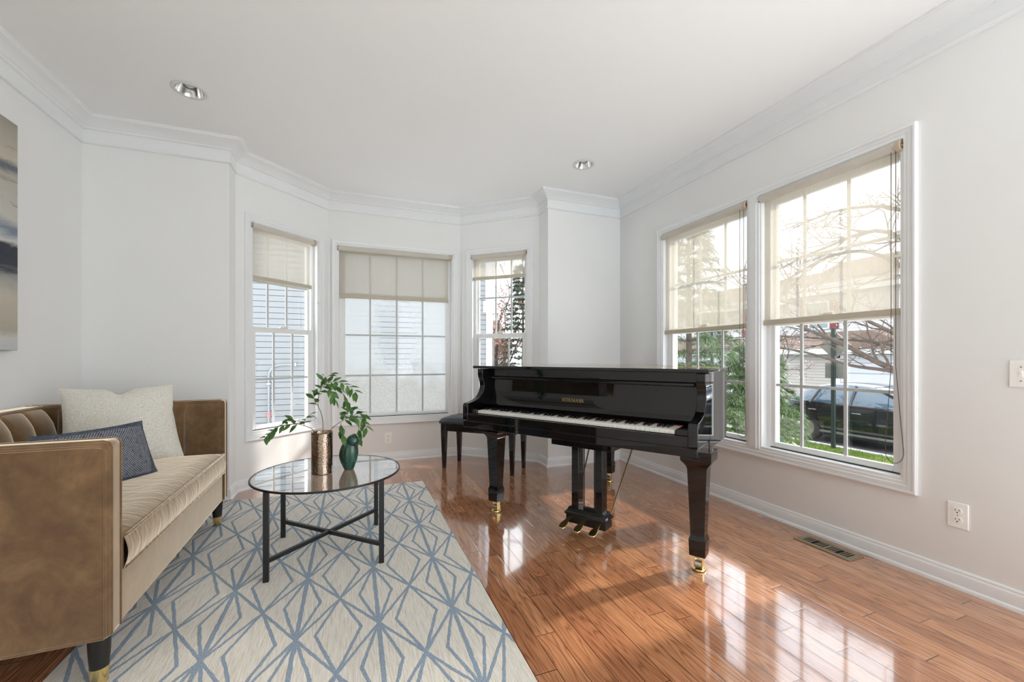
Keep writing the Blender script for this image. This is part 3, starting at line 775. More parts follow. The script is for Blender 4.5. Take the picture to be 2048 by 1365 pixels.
def branch(pts, side, label, rnd, nl=16):
    r = empty('leafy_branch', (VX, VY, TZ), 0, label, 'plant', 'leafy branches in the bronze vase')
    st = MB(); lf = MB(); P = catmull([Vector(p)-Vector((VX, VY, TZ)) for p in pts], 8)
    st.tube(P, [.0022-.0014*i/len(P) for i in range(len(P))], 6)
    for tw in side:
        Q = catmull([Vector(p)-Vector((VX, VY, TZ)) for p in tw], 6); st.tube(Q, [.0014-.0008*i/len(Q) for i in range(len(Q))], 5)
        for k in range(1, len(Q)):
            if k % 2 == 0 or k == len(Q)-1:
                d = (Q[k]-Q[k-1]).normalized() + Vector((rnd.uniform(-.9, .9), rnd.uniform(-.9, .9), rnd.uniform(-.9, .2))); leaf(lf, Q[k], d, (rnd.uniform(-.5, .5), rnd.uniform(-1, .1), 1), rnd.uniform(.050, .066), rnd.uniform(.023, .029))
    k0 = int(len(P)*.45)
    for k in range(k0, len(P)):
        if (k-k0) % 2 == 0 or k == len(P)-1:
            sd = 1 if ((k-k0)//2) % 2 else -1
            t = (P[k]-P[k-1]).normalized(); w = t.cross(Vector((0, -.6, .8))).normalized()
            d = t*.6 + w*sd*.9 + Vector((rnd.uniform(-.3, .3), rnd.uniform(-.3, .3), rnd.uniform(-.5, .1)))
            leaf(lf, P[k], d, (rnd.uniform(-.3, .3), -.5, 1), rnd.uniform(.050, .066), rnd.uniform(.023, .029))
    st.build('stem', M['stem'], r, smooth=60); lf.build('foliage', M['leaf'], r, smooth=180)
rn = random.Random(3)
V = (VX+.005, VY, TZ+.03)
branch([V, (-.15, 2.515, .68), (-.158, 2.53, .76), (-.178, 2.545, .82), (-.165, 2.54, .90), (-.13, 2.53, .935), (-.08, 2.51, .945), (-.02, 2.49, .92), (.02, 2.475, .885)],
       [[(-.178, 2.545, .81), (-.195, 2.55, .84), (-.20, 2.55, .87)], [(-.10, 2.52, .93), (-.06, 2.50, .895), (-.03, 2.49, .85), (-.012, 2.48, .81)], [(-.165, 2.54, .9), (-.15, 2.535, .95), (-.115, 2.53, .985)], [(-.12, 2.52, .92), (-.105, 2.51, .88), (-.095, 2.505, .855)]],
       'tall leafy branch arching up out of the bronze vase', rn)
branch([V, (-.19, 2.52, .66), (-.24, 2.56, .70), (-.30, 2.59, .71), (-.37, 2.62, .70), (-.42, 2.64, .672), (-.45, 2.655, .635)],
       [[(-.25, 2.56, .70), (-.24, 2.57, .745), (-.22, 2.575, .76)], [(-.30, 2.59, .71), (-.31, 2.61, .735), (-.33, 2.62, .74)]],
       'leafy branch reaching low from the vase towards the sofa', rn)
branch([V, (-.115, 2.50, .665), (-.08, 2.49, .71), (-.04, 2.49, .735), (.0, 2.50, .745), (.045, 2.50, .725), (.075, 2.49, .685)],
       [[(-.06, 2.49, .72), (-.055, 2.47, .685), (-.05, 2.46, .65)], [(.0, 2.50, .745), (.03, 2.52, .765), (.06, 2.52, .75)], [(.02, 2.5, .74), (.035, 2.53, .67), (.04, 2.54, .62)], [(-.03, 2.49, .74), (-.02, 2.5, .775), (.0, 2.51, .79)]],
       'leafy branch drooping over the green ceramic figure', rn)

r = empty('ceramic_figure', (-.018, 2.535, TZ), -R(21), 'dark green glazed ceramic bird figure on the glass table', 'figurine')
m = MB(); rings = []; n = 40
body = [(.0, .021, .0), (.002, .026, 0), (.02, .034, -.001), (.05, .046, -.002), (.08, .052, -.002), (.105, .0515, 0), (.13, .046, .003), (.15, .040, .008), (.168, .033, .014), (.183, .0255, .020), (.194, .017, .026), (.200, .007, .031), (.201, .001, .032)]
bp = catmull([(a, b, c) for a, b, c in body], 4)
rings = [[(p[2]+p[1]*math.cos(2*PI*k/n), .86*p[1]*math.sin(2*PI*k/n), p[0]) for k in range(n)] for p in bp]
m.loft(rings); m.build('body', M['green'], r, smooth=70)
m = MB(); m.ball((0, 0, 0), .032, 32, 20, (1.12, 1.0, 1.10)); 
for i, p in enumerate(m.v):
    x, y, z = p; m.v[i] = (x*(1-.12*(z < 0)), y, z*(1.0 if z > 0 else .88))
o = m.build('head', M['green'], r, smooth=90); o.location = (.027, -.012, .163); o.rotation_euler = (0, R(24), 0)

# ------------------------------------------------------------------ sofa
SW, SD = 1.475, .945          # width (y), depth (x)
r = empty('sofa', (-.7495-SD/2*math.cos(R(1.17)), 2.465-SD/2*math.sin(R(1.17))-.0, 0), R(1.17), 'tan velvet loveseat with channel tufted back against the side wall', 'sofa')
hx, hy = SD/2, SW/2; AT = .082; ZS0, ZS1 = .165, .808
m = MB()
m.prism([(-hx, -hy), (hx, -hy), (hx, -hy+AT), (-hx+.10, -hy+AT), (-hx+.10, hy-AT), (hx, hy-AT), (hx, hy), (-hx, hy)], ZS0, ZS1)
m.build('frame', M['velvet'], r, bevel=.016, seg=4)
m = MB(); m.box(-hx+.09, hx-.006, -hy+AT-.01, hy-AT+.01, ZS0+.004, .362); m.build('front_rail', M['velvet'], r, bevel=.010, seg=3)
# seat cushion
def pillowbox(u, v, x0, x1, y0, y1, z0, z1): pass
m = MB(); x0, x1, y0, y1 = -hx+.20, hx+.004, -hy+AT+.002, hy-AT-.002
nx, ny = 26, 44
def top(u, v):
    e = min(u, 1-u, v*1.0, 1-v); k = 1-(1-min(1, e/.10))**2
    return (x0+(x1-x0)*u, y0+(y1-y0)*v, (.466)+.026*k + .008*math.sin(PI*u)*math.sin(PI*v))
m.grid(top, nx, ny)
pts_front = [top(1, j/ny) for j in range(ny+1)]
def front(u, v):
    b = .012*math.sin(PI*v)
    return (x1+b, y0+(y1-y0)*u, (.356)+(.466-.356)*v)
m.grid(front, ny, 8)
m.grid(lambda u, v: (x0+(x1-x0)*u, y0, .356+(.110)*v), nx, 2); m.grid(lambda u, v: (x1-(x1-x0)*u, y1, .356+(.110)*v), nx, 2)
m.build('seat_cushion', M['velvet_seat'], r, smooth=50)
m = MB()
for z, xx in ((.468, x1+.004), (.358, x1+.005)):
    m.tube([(x0+.05, y0+.004, z), (xx-.02, y0+.004, z), (xx-.004, y0+.01, z), (xx, y0+.025, z), (xx, y1-.025, z), (xx-.004, y1-.01, z), (xx-.02, y1-.004, z), (x0+.05, y1-.004, z)], .0055, 8)
m.build('cushion_piping', M['velvet_seat'], r, smooth=70)
# channel tufted back: eight channels
yb0, yb1 = -hy+AT+.01, hy-AT-.01; NCH = 8
m = MB()
def back(u, v):
    c = u*NCH; f = c-math.floor(c) if u < 1 else 1.0
    b = math.sqrt(max(0, 1-(2*f-1)**2))
    q = 1-v
    return (-hx+.094 + .085*q**.75 + (.006+.040*b**.8)*min(1, q/.22)**.55, yb0+(yb1-yb0)*u, .44+.358*v-.006*(1-b)*(v > .97))
m.grid(back, NCH*14, 22); m.build('back_channels', M['velvet'], r, smooth=60)
# channelled arm linings
for sgn in (-1, 1):
    m = MB(); ya = sgn*(hy-AT); NC = 4; xa0, xa1 = -hx+.16, hx-.012
    def arm(u, v):
        c = u*NC; f = c-math.floor(c) if u < 1 else 1.0
        b = math.sqrt(max(0, 1-(2*f-1)**2)); t = min(1, (1-v)/.06); roll = math.sqrt(max(0, 1-(1-t)**2))
        return (xa0+(xa1-xa0)*u, ya - sgn*(.002+.026*b**.6)*roll, .43+.362*v)
    m.grid(arm, NC*12, 14); m.build('arm_lining', M['velvet'], r, smooth=60)
m = MB()                                                     # welt piping round the arm fronts and along the top
for sgn in (-1, 1):
    for yy in (sgn*(hy-.012), sgn*(hy-AT+.012)):
        m.tube([(hx+.001, yy, ZS0+.012), (hx+.001, yy, ZS1-.02), (hx-.004, yy, ZS1-.006), (hx-.02, yy, ZS1-.0005), (-hx+.02, yy, ZS1-.0005)], .0042, 8)
    yy = sgn*(hy-.001)
    m.tube([(-hx+.02, yy, ZS0+.006), (hx-.014, yy, ZS0+.006)], .004, 8); m.tube([(hx-.012, yy, ZS0+.01), (hx-.012, yy, ZS1-.03), (hx-.02, yy, ZS1-.018), (hx-.04, yy, ZS1-.014), (-hx+.02, yy, ZS1-.014)], .004, 8)
m.tube([(-hx+.098, -hy+AT, ZS1-.001), (-hx+.098, hy-AT, ZS1-.001)], .004, 8)
m.build('welt_piping', M['velvet'], r, smooth=70)
for sx in (-1, 1):
    for sy in (-1, 1):
        m = MB(); m.lathe([(.030, ZS0+.005-RH), (.0285, .11), (.0245, .052)][::-1], n=28); o = m.build('leg', M['leg_black'], r, smooth=40)
        on = sx > 0; zb = RH if on else RH
        o.location = (sx*(hx-.042), sy*(hy-.040), RH)
        c = MB(); c.lathe([(.0215, .0 if on else -RH), (.0222, .001), (.0252, .050), (.0252, .054), (.02, .055)], n=28); c.build('ferrule', M['brass'], o, smooth=40)

def pillow(name, w, h, t, mat, label, cat, loc, rx, rz, roll=0, dog=.05, crease=0):
    m = MB(); n = 40
    def sh(sgn):
        def f(u, v):
            a, b = 2*u-1, 2*v-1
            k = (max(0, 1-a*a)**.55)*(max(0, 1-b*b)**.55)
            pinch = 1-dog*(1-a*a)*0
            x = a*w/2*(1-dog*(1-b*b)**1.0*abs(a)**3); z = b*h/2*(1-dog*(1-a*a)*abs(b)**3)
            x *= 1-.05*b; x -= (.012*b if crease else 0); z -= crease*math.exp(-(a/.16)**2)*max(0, b)**2
            return (x, -sgn*t/2*k + (crease*.25*math.exp(-(a/.12)**2)*max(0, b)**1.5)*sgn, z)
        return f
    m.grid(sh(1), n, n); m.grid(lambda u, v: sh(-1)(1-u, v), n, n)
    o = m.build(name, mat, smooth=180)
    o.rotation_mode = 'XYZ'
    o.matrix_world = Matrix.Translation(loc) @ Matrix.Rotation(rz, 4, 'Z') @ Matrix.Rotation(rx, 4, 'X') @ Matrix.Rotation(roll, 4, 'Y')
    tag(o, label, cat); return o
# local x = along the pillow, -y = its face
pillow('throw_pillow', .50, .47, .17, M['boucle'], 'large cream boucle pillow leaning in the far sofa corner', 'pillow', (-1.215, 2.995, .690), R(-17), math.atan2(.40, .92), R(0), .07, .03)
pillow('lumbar_pillow', .47, .29, .13, M['blue'], 'slate blue dotted lumbar pillow leaning on the cream pillow', 'pillow', (-1.085, 2.46, .618), R(-16), math.atan2(.86, .51), R(0), .07, .0)

# ------------------------------------------------------------------ grand piano
PO = Vector((.703, 2.776, 0)); PRZ = R(-58.12)
pn = empty('grand_piano', PO, PRZ, 'glossy black baby grand piano with closed lid and open keyboard', 'piano')
LQ = M['lacquer']
outl = catmull([(1.505, .20, 0), (1.505, .45, 0), (1.505, .66, 0), (1.475, .80, 0), (1.37, .95, 0), (1.20, 1.06, 0), (1.05, 1.17, 0), (.95, 1.30, 0), (.83, 1.42, 0), (.66, 1.49, 0), (.45, 1.505, 0), (.2, 1.50, 0), (.06, 1.46, 0), (.0, 1.36, 0), (.0, .9, 0), (.0, .20, 0)], 6)
case = [(p.x, p.y) for p in outl]
m = MB(); m.prism([(x, max(y, .24)) for x, y in case], .612, 1.0); m.build('case', LQ, pn, smooth=35)
def armprof():
    P = catmull([(0, .640, 0), (0, .70, 0), (.001, .752, 0), (.010, .768, 0), (.035, .772, 0), (.080, .782, 0), (.125, .80, 0), (.158, .835, 0), (.172, .875, 0), (.168, .915, 0), (.156, .945, 0), (.152, .97, 0), (.152, 1.0, 0)], 5)
    return [(p.x, p.y) for p in P[5:]]
for x0 in (0, 1.460):
    m = MB(); m.prism([(0, .655)] + armprof() + [(.26, 1.0), (.26, .655)], x0, x0+.045, 'x'); m.build('arm', LQ, pn, bevel=.003)
m = MB(); m.box(.0, 1.503, .004, .42, .608, .652); m.build('keybed', LQ, pn, bevel=.003)
m = MB(); m.box(.045, 1.460, .003, .022, .652, .704); m.build('key_slip', LQ, pn, bevel=.003)
for x0 in (.046, 1.396):
    m = MB(); m.box(x0, x0+.064, .024, .19, .652, .733); m.build('key_block', LQ, pn, bevel=.006)
m = MB()
fb = [(.19, .735), (.205, .742), (.218, .760), (.228, .80), (.232, .85), (.232, .924), (.245, .924), (.245, .735)]
m.prism([(a, b) for a, b in fb], .0455, 1.4595, 'x'); fall = m.build('fallboard', LQ, pn, smooth=50)
m = MB(); m.prism([(.204, .928), (.200, .933), (.200, .945), (.206, .951), (.244, .951), (.244, .928)], .046, 1.440, 'x'); m.build('moulding', LQ, pn, bevel=.002)
m = MB(); m.box(.046, 1.459, .222, .245, .951, .999); m.build('name_rail', LQ, pn)
# lid: a solid slab following the rim, split at the front flap
big = []
c0 = Vector((.72, .8))
for x, y in case:
    big.append((x, y))
def offset(poly, d):
    out = []; N = len(poly)
    for i in range(N):
        p0, p1, p2 = Vector(poly[i-1]), Vector(poly[i]), Vector(poly[(i+1) % N])
        a = (p1-p0); b = (p2-p1)
        n = Vector((a.y, -a.x)).normalized() + Vector((b.y, -b.x)).normalized()
        n = n.normalized() if n.length > 1e-6 else Vector((0, 0))
        out.append((p1.x+n.x*d, p1.y+n.y*d))
    return out
lid = offset([(x, y) for x, y in case], .022)
lid = [(x, .125 if y < .23 else y) for x, y in lid]
rear = [(x, max(y, .62)) for x, y in lid]; rear2 = []
for p in rear:
    if not rear2 or (Vector(p)-Vector(rear2[-1])).length > 1e-4: rear2.append(p)
m = MB(); m.prism(rear2, 1.003, 1.022); m.build('lid', LQ, pn, bevel=.004)
m = MB(); m.box(-.022, 1.527, .125, .6185, 1.003, 1.022); m.build('front_lid_flap', LQ, pn, bevel=.004)
m = MB(); m.tube([(.02, .6195, 1.0215), (1.48, .6195, 1.0215)], .0016, 8); m.build('lid_hinge', M['brass'], pn, smooth=40)
# keys
KX0, KX1 = .113, 1.392; KP = (KX1-KX0)/52
m = MB(); m.box(.0006, KP-.0006, 0, .152, -.020, 0); wk = m.build('white_key', M['ivory'], pn, bevel=.0012); wk.location = (KX0, .030, .726)
for k in range(1, 52):
    c = wk.copy(); link(c); c.parent = pn; c.location = (KX0+k*KP, .030, .726)
m = MB(); w = .0058
m.loft([[(-w, .0, 0), (w, .0, 0), (w, .098, 0), (-w, .098, 0)], [(-w*.86, .010, .0125), (w*.86, .010, .0125), (w*.86, .098, .0125), (-w*.86, .098, .0125)]])
bk = m.build('black_key', M['ebony'], pn, bevel=.001); first = True
for k in range(51):
    if (k+5) % 7 in (5, 0, 1, 3, 4):
        o = bk if first else bk.copy()
        if not first: link(o); o.parent = pn
        o.location = (KX0+(k+1)*KP, .080, .7262); first = False
m = MB(); m.box(.112, 1.394, .179, .189, .70, .729); m.build('key_felt', M['red_felt'], pn)
# lettering
def letter(mb, ch, x, z, h, y):
    W = {'S': .62, 'C': .72, 'H': .86, 'U': .82, 'M': 1.05, 'A': .86, 'N': .86}[ch]*h
    T, t, sf = .15*h, .06*h, .09*h
    def bx(x0, x1, z0, z1): mb.add([(x+x0, y, z+z0), (x+x1, y, z+z0), (x+x1, y, z+z1), (x+x0, y, z+z1)], [(0, 1, 2, 3)])
    def sl(xa, za, xb, zb, w): mb.add([(x+xa-w/2, y, z+za), (x+xa+w/2, y, z+za), (x+xb+w/2, y, z+zb), (x+xb-w/2, y, z+zb)], [(0, 1, 2, 3)])
    def serif(xc, zz, wd=.17): bx(xc-wd*h, xc+wd*h, zz, zz+.05*h)
    def stroke(P):
        P = catmull([(a, b, w_) for a, b, w_ in P], 6); V1 = []
        for i, p in enumerate(P):
            d = (P[min(i+1, len(P)-1)]-P[max(i-1, 0)]); n = Vector((-d.y, d.x)).normalized()*(p.z/2)
            V1 += [(x+p.x+n.x, y, z+p.y+n.y), (x+p.x-n.x, y, z+p.y-n.y)]
        mb.add(V1, [(2*i, 2*i+1, 2*i+3, 2*i+2) for i in range(len(P)-1)])
    if ch == 'H':
        sl(.17*h, 0, .17*h, h, T); sl(W-.17*h, 0, W-.17*h, h, T); bx(.17*h, W-.17*h, .47*h, .53*h)
        for xc in (.17*h, W-.17*h): serif(xc, 0); serif(xc, .95*h)
    elif ch == 'U':
        stroke([(.17*h, h, T), (.17*h, .4*h, T), (.24*h, .12*h, T), (.42*h, .03*h, t), (.60*h, .12*h, t), (W-.15*h, .4*h, t), (W-.15*h, h, t)]); serif(.17*h, .95*h); serif(W-.15*h, .95*h, .13)
    elif ch == 'M':
        sl(.14*h, 0, .14*h, h, t); sl(.16*h, h, W/2, .05*h, T); sl(W/2, .05*h, W-.18*h, h, t); sl(W-.17*h, 0, W-.17*h, h, T); serif(.14*h, 0, .13); serif(W-.17*h, 0); serif(.12*h, .95*h, .12); serif(W-.15*h, .95*h, .13)
    elif ch == 'N':
        sl(.14*h, 0, .14*h, h, t); sl(.16*h, h, W-.15*h, 0, T); sl(W-.14*h, 0, W-.14*h, h, t); serif(.14*h, 0, .13); serif(.12*h, .95*h, .12); serif(W-.14*h, .95*h, .13)
    elif ch == 'A':
        sl(.13*h, 0, W/2, h, t); sl(W-.15*h, 0, W/2, h, T); bx(.24*h, W-.26*h, .30*h, .36*h); serif(.13*h, 0, .13); serif(W-.15*h, 0)
    elif ch == 'C':
        stroke([(W-.05*h, .78*h, t), (.52*h, .97*h, t), (.28*h, .88*h, T*.8), (.13*h, .5*h, T), (.28*h, .12*h, T*.8), (.52*h, .03*h, t), (W-.04*h, .24*h, t)]); bx(W-.09*h, W-.04*h, .70*h, h)
    elif ch == 'S':
        stroke([(W-.08*h, .78*h, t), (.36*h, .97*h, t), (.15*h, .86*h, T*.7), (.14*h, .68*h, T), (.30*h, .53*h, T*1.1), (.48*h, .38*h, T*1.1), (.50*h, .16*h, T*.8), (.30*h, .03*h, t), (.06*h, .20*h, t)]); bx(W-.12*h, W-.07*h, .72*h, h); bx(.04*h, .09*h, 0, .30*h)
    return W
m = MB(); x = .648; h = .0215
for ch in 'SCHUMANN': x += letter(m, ch, x, .8035, h, .2265) + .06*h
m.build('gold_lettering', M['gold'], fall)
fall.children[0].data.transform(Matrix.Translation((0, .0, 0)))
# legs
def piano_leg(x, y, yaw=0):
    l = MB()
    def sq(hw, z): return [(-hw, -hw, z), (hw, -hw, z), (hw, hw, z), (-hw, hw, z)]
    rings = [sq(.0375, .078), sq(.0405, .155), sq(.0405, .160), sq(.0335, .178), sq(.0335, .190), sq(.046, .515), sq(.047, .520)]
    for k in range(9):
        a = k/8; rings.append(sq(.047+.022*a**1.2, .520+.036*a**.85))
    rings += [sq(.072, .560), sq(.073, .566), sq(.073, .612)]
    l.loft(rings); o = l.build('leg', LQ, pn, smooth=30); o.location = (x, y, 0); o.rotation_euler = (0, 0, yaw)
    c = MB(); c.tube([(0, 0, .080), (0, 0, .066)], .024, 20); 
    for s in (-1, 1): c.box(s*.019-.0025, s*.019+.0025, -.016, .016, .012, .070)
    q = c.build('caster', M['brass'], o, bevel=.001)
    w = MB(); w.tube([(-.016, .004, .0265), (.016, .004, .0265)], .0225, 24); w.build('caster_wheel', M['steel'], q, smooth=40)
    d = MB(); d.lathe([(.014, .003), (.030, .001), (.034, .004), (.033, .010), (.026, .010), (.024, .005), (.014, .004)], n=28, caps=True); d.build('caster_cup', M['brass'], q, smooth=50)
piano_leg(.128, .205); piano_leg(1.462, .205); piano_leg(.463, 1.348)
# pedal lyre
m = MB(); m.box(.572, .980, .22, .37, .525, .609); m.build('lyre_head', LQ, pn, bevel=.002)
for x in (.702, .862):
    m = MB(); m.box(x, x+.048, .250, .318, .135, .527); m.build('lyre_post', LQ, pn, bevel=.003)
m = MB()
m.loft([[(a, b, z) for a, b in ((.660-e, .232-e), (.942+e, .232-e), (.942+e, .345+e), (.660-e, .345+e))] for z, e in ((.046, -.008), (.098, -.008), (.098, .0), (.108, .0), (.128, -.016), (.138, -.018))])
lb = m.build('lyre_box', LQ, pn, bevel=.002)
for x in (.700, .800, .900):
    m = MB(); pts = []
    for k in range(9):
        u = k/8; pts.append((u, .009+.010*math.sin(min(1, u*1.15)*PI*.5)**2 + (.004 if u > .5 else 0)))
    rings = []
    for u, hw in pts:
        y = .245-.125*u; z = .082-.026*u-.012*u*u
        e = 1.0 if u < .99 else .6
        rings.append([(-hw*e, y, z), (hw*e, y, z), (hw*e, y, z+.008), (-hw*e, y, z+.008)])
    m.loft(rings); o = m.build('pedal', M['brass'], pn, bevel=.002); o.location = (x, 0, 0)
for x in (.772, .842):
    m = MB(); m.tube([(x, .285, .13), (x, .285, .56)], .0035, 8); m.build('pedal_rod', M['black_metal'], pn, smooth=40)
for xa, xb in ((.690, .60), (.925, .945)):
    m = MB(); m.tube([(xa, .335, .115), (xb, .80, .62)], .005, 10); m.build('lyre_brace', M['dark_brass'], pn, smooth=40)

# ------------------------------------------------------------------ piano bench
bn = empty('piano_bench', (1.205, 3.915, 0), R(-43.2), 'black piano bench with tufted dark leather seat in the bay behind the piano', 'bench')
bx_, by_ = .385, .175
m = MB(); nx, ny = 64, 32
def seat(u, v):
    a, b = 2*u-1, 2*v-1
    e = (max(0, 1-a**8)*max(0, 1-b**6))**.35
    z = .455+.052*e
    for i in range(5):
        for j in range(2):
            ca, cb = -.8+.4*i, -.45+.9*j
            z -= .014*math.exp(-(((a-ca)*bx_/.018)**2+((b-cb)*by_/.018)**2))
    for i in range(4):
        ca = -.6+.4*i; z -= .006*math.exp(-((a-ca)*bx_/.006)**2)*e
    z -= .006*math.exp(-((b)*by_/.006)**2)*e
    return (a*(bx_+.012), b*(by_+.012), z)
m.grid(seat, nx, ny); m.box(-bx_-.010, bx_+.010, -by_-.010, by_+.010, .438, .458); st = m.build('seat', M['leather'], bn, smooth=60)
for i in range(5):
    for j in range(2):
        q = MB(); q.ball(((-.8+.4*i)*bx_, (-.45+.9*j)*by_, .494), .008, 10, 6, (1, 1, .6)); q.build('button', M['leather'], st, smooth=90)
for x0, x1, y0, y1 in ((-bx_+.02, bx_-.02, -by_+.004, -by_+.024), (-bx_+.02, bx_-.02, by_-.024, by_-.004), (-bx_+.004, -bx_+.024, -by_+.02, by_-.02), (bx_-.024, bx_-.004, -by_+.02, by_-.02)):
    m = MB(); m.box(x0, x1, y0, y1, .365, .44); m.build('apron', M['lacquer_brown'], bn, bevel=.002)
for sx in (-1, 1):
    for sy in (-1, 1):
        m = MB(); t_, b_ = .025, .015
        m.loft([[(-b_, -b_, 0), (b_, -b_, 0), (b_, b_, 0), (-b_, b_, 0)], [(-t_, -t_, .36), (t_, -t_, .36), (t_, t_, .36), (-t_, t_, .36)], [(-t_, -t_, .44), (t_, -t_, .44), (t_, t_, .44), (-t_, t_, .44)]])
        o = m.build('leg', M['lacquer_brown'], bn, bevel=.002); o.location = (sx*(bx_-.026), sy*(by_-.026), 0)

# ------------------------------------------------------------------ outdoors
GZ = -1.0
m = MB(); m.box(-12, 10.45, 4.72, 40, GZ-.2, GZ); m.box(2.82, 10.45, -20, 4.72, GZ-.2, GZ); o = m.build('ground', M['lawn']); tag(o, kind='structure')
m = MB(); m.box(2.82, 9, -9, .3, GZ, GZ+.6); o = m.build('bounce_slab', M['paving']); tag(o, kind='structure')  # unseen pale slab added to bounce daylight up through the side opening
m = MB(); m.box(10.45, 10.60, -20, 40, GZ-.2, GZ+.02); o = m.build('kerb', M['concrete']); tag(o, kind='structure')
m = MB(); m.box(10.60, 18.0, -20, 40, GZ-.25, GZ-.06); o = m.build('street', M['asphalt']); tag(o, kind='structure')
m = MB(); m.box(18.0, 45, -20, 40, GZ-.25, GZ-.02); o = m.build('far_driveway', M['concrete']); tag(o, kind='structure')
rg = random.Random(11); m = MB()
for k in range(5200):
    x = rg.uniform(8.0, 10.44); y = rg.uniform(3.6, 8.2)
    a = rg.uniform(0, 2*PI); h = rg.uniform(.03, .09); w = .006
    dx, dy = math.cos(a)*w, math.sin(a)*w; lx, ly = rg.uniform(-.03, .03), rg.uniform(-.03, .03)
    m.add([(x-dx, y-dy, GZ), (x+dx, y+dy, GZ), (x+lx, y+ly, GZ+h)], [(0, 1, 2)])
o = m.build('grass', M['grass']); tag(o, 'short green grass along the kerb outside the side window', 'grass', kind='stuff')

m = MB(); m.box(-12, 8.6, 4.75, 8.30, GZ, GZ+.03); m.box(2.84, 8.2, .4, 4.75, GZ, GZ+.03); o = m.build('bounce_paving', M['paving']); tag(o, kind='structure')  # pale ground added below the windows to bounce light onto the ceiling
# neighbour's house beyond the bay
nh = empty('neighbour_house', (0, 8.35, GZ), 0, 'pale siding house wall close outside the bay windows', 'house')
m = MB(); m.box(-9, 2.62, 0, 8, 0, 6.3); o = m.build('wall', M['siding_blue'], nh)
m = MB(); m.box(2.60, 2.80, -.025, .20, 3.26, 6.3); m.box(2.55, 2.81, -.03, .2, 3.02, 3.26); m.build('corner_board', M['house_trim'], nh)
m = MB(); m.box(2.62, 2.76, -.005, .18, 0, 3.02); m.build('lower_corner', M['house_trim'], nh)
m = MB(); m.prism([(-.35, 6.3), (8.3, 6.3), (4, 9)], -9.3, 3.0, 'x'); m.build('roof', M['roof'], nh)
cp = empty('electrical_conduit', (-1.364, 8.33, GZ), 0, 'pale conduit pipe bending along the neighbour siding', 'pipe')
m = MB(); P = [(0, 0, .1)] + [(0, 0, z) for z in (.6, 1.2, 1.76)] + [(.18-.18*math.cos(a), 0, 1.76+.19*math.sin(a)) for a in (R(20), R(40), R(60), R(80))] + [(.25, 0, 1.955), (1.2, 0, 1.955)]
m.tube(P, .018, 12); m.build('pipe', M['pipe'], cp, smooth=50)
m = MB(); m.tube([(0, 0, 1.02), (0, 0, 1.14)], .0255, 12); m.build('warning_label', M['red_label'], cp, smooth=50)
for pz in ((0, 0, 1.62), (.42, 0, 1.955)):
    m = MB(); m.box(pz[0]-.03, pz[0]+.03, -.028, .018, pz[2]-.012, pz[2]+.012) if pz[0] == 0 else m.box(pz[0]-.012, pz[0]+.012, -.028, .018, pz[2]-.03, pz[2]+.03); m.build('clamp', M['steel'], cp)
P = [(.95+.30*(1-math.cos(a)), -.01, .98+.28*math.sin(a)) for a in [R(q) for q in range(0, 91, 15)]] + [(2.4, -.01, 1.26)]
m = MB(); m.tube(P, .03, 10); o = m.build('drain_hose', M['pipe'], smooth=50, loc=(0, 0, 0)); o.location = (-1.364, 8.31, GZ-.17); tag(o, 'grey curved pipe low on the neighbour siding', 'pipe')

# houses over the street
def townhouse(x, y0, y1, label, side, seed):
    h = empty('townhouse', (x, (y0+y1)/2, GZ), 0, label, 'house', 'townhouses across the street'); L = (y1-y0)/2; rq = random.Random(seed)
    m = MB(); m.box(0, 9, -L, L, 0, 5.6); m.build('wall', side, h)
    m = MB(); m.prism([(-.4, 5.2), (9.4, 5.2), (4.5, 7.4)], -L-.25, L+.25, 'y'); m.v = [(a, b, c) for a, b, c in m.v]; m.build('roof', M['roof'], h)
    m = MB(); m.box(-.42, -.34, -L-.25, L+.25, 5.05, 5.25); m.build('gutter', M['house_trim'], h)
    # projecting garage bay with a shed roof
    m = MB(); m.box(-1.9, 0, -L+.3, L-.6, 0, 2.45); m.build('garage_wall', M['siding_beige'] if seed % 2 else side, h)
    m = MB(); m.prism([(-2.3, 2.40), (.05, 2.40), (.05, 3.30)], -L+.1, L-.4, 'y'); m.build('garage_roof', M['roof'], h)
    m = MB(); m.box(-2.32, -2.24, -L+.1, L-.4, 2.22, 2.45); m.build('fascia', M['house_trim'], h)
    for yc in (-L*.55, L*.30):
        m = MB(); m.prism([(yc-1.55, 2.42), (yc+1.55, 2.42), (yc, 3.15)], -2.36, -.6, 'x'); m.build('gable', M['roof'], h)
        g = MB(); g.box(-1.96, -1.88, yc-1.25, yc+1.25, 0, 2.05); g.build('garage_door', M['garage'], h)
        t = MB(); t.box(-1.99, -1.9, yc-1.42, yc-1.25, 0, 2.2); t.box(-1.99, -1.9, yc+1.25, yc+1.42, 0, 2.2); t.box(-1.99, -1.9, yc-1.42, yc+1.42, 2.05, 2.2); t.build('door_surround', M['house_trim'], h)
    for yc in (-L*.6, -L*.05, L*.78):
        w = MB(); w.box(-.06, .02, yc-.5, yc+.5, 3.42, 4.78); f = w.build('window', M['house_trim'], h)
        g = MB(); g.box(-.075, -.05, yc-.42, yc+.42, 3.5, 4.7); g.build('pane', M['house_glass'], f)
        for s in (-1, 1):
            q = MB(); q.box(-.07, 0, yc+s*.52, yc+s*.86, 3.42, 4.78) if s > 0 else q.box(-.07, 0, yc-.86, yc-.52, 3.42, 4.78); q.build('shutter', M['maroon'], h)
    return h
townhouse(21, 1.0, 15.0, 'white townhouse with maroon shutters and brown garage roof across the street', M['siding_white'], 1)
townhouse(23, 16.4, 27.0, 'white townhouse partly behind pines across the street', M['siding_white'], 2)
townhouse(21, -12.0, 0.2, 'townhouse across the street beyond the tree trunk', M['siding_white'], 3)
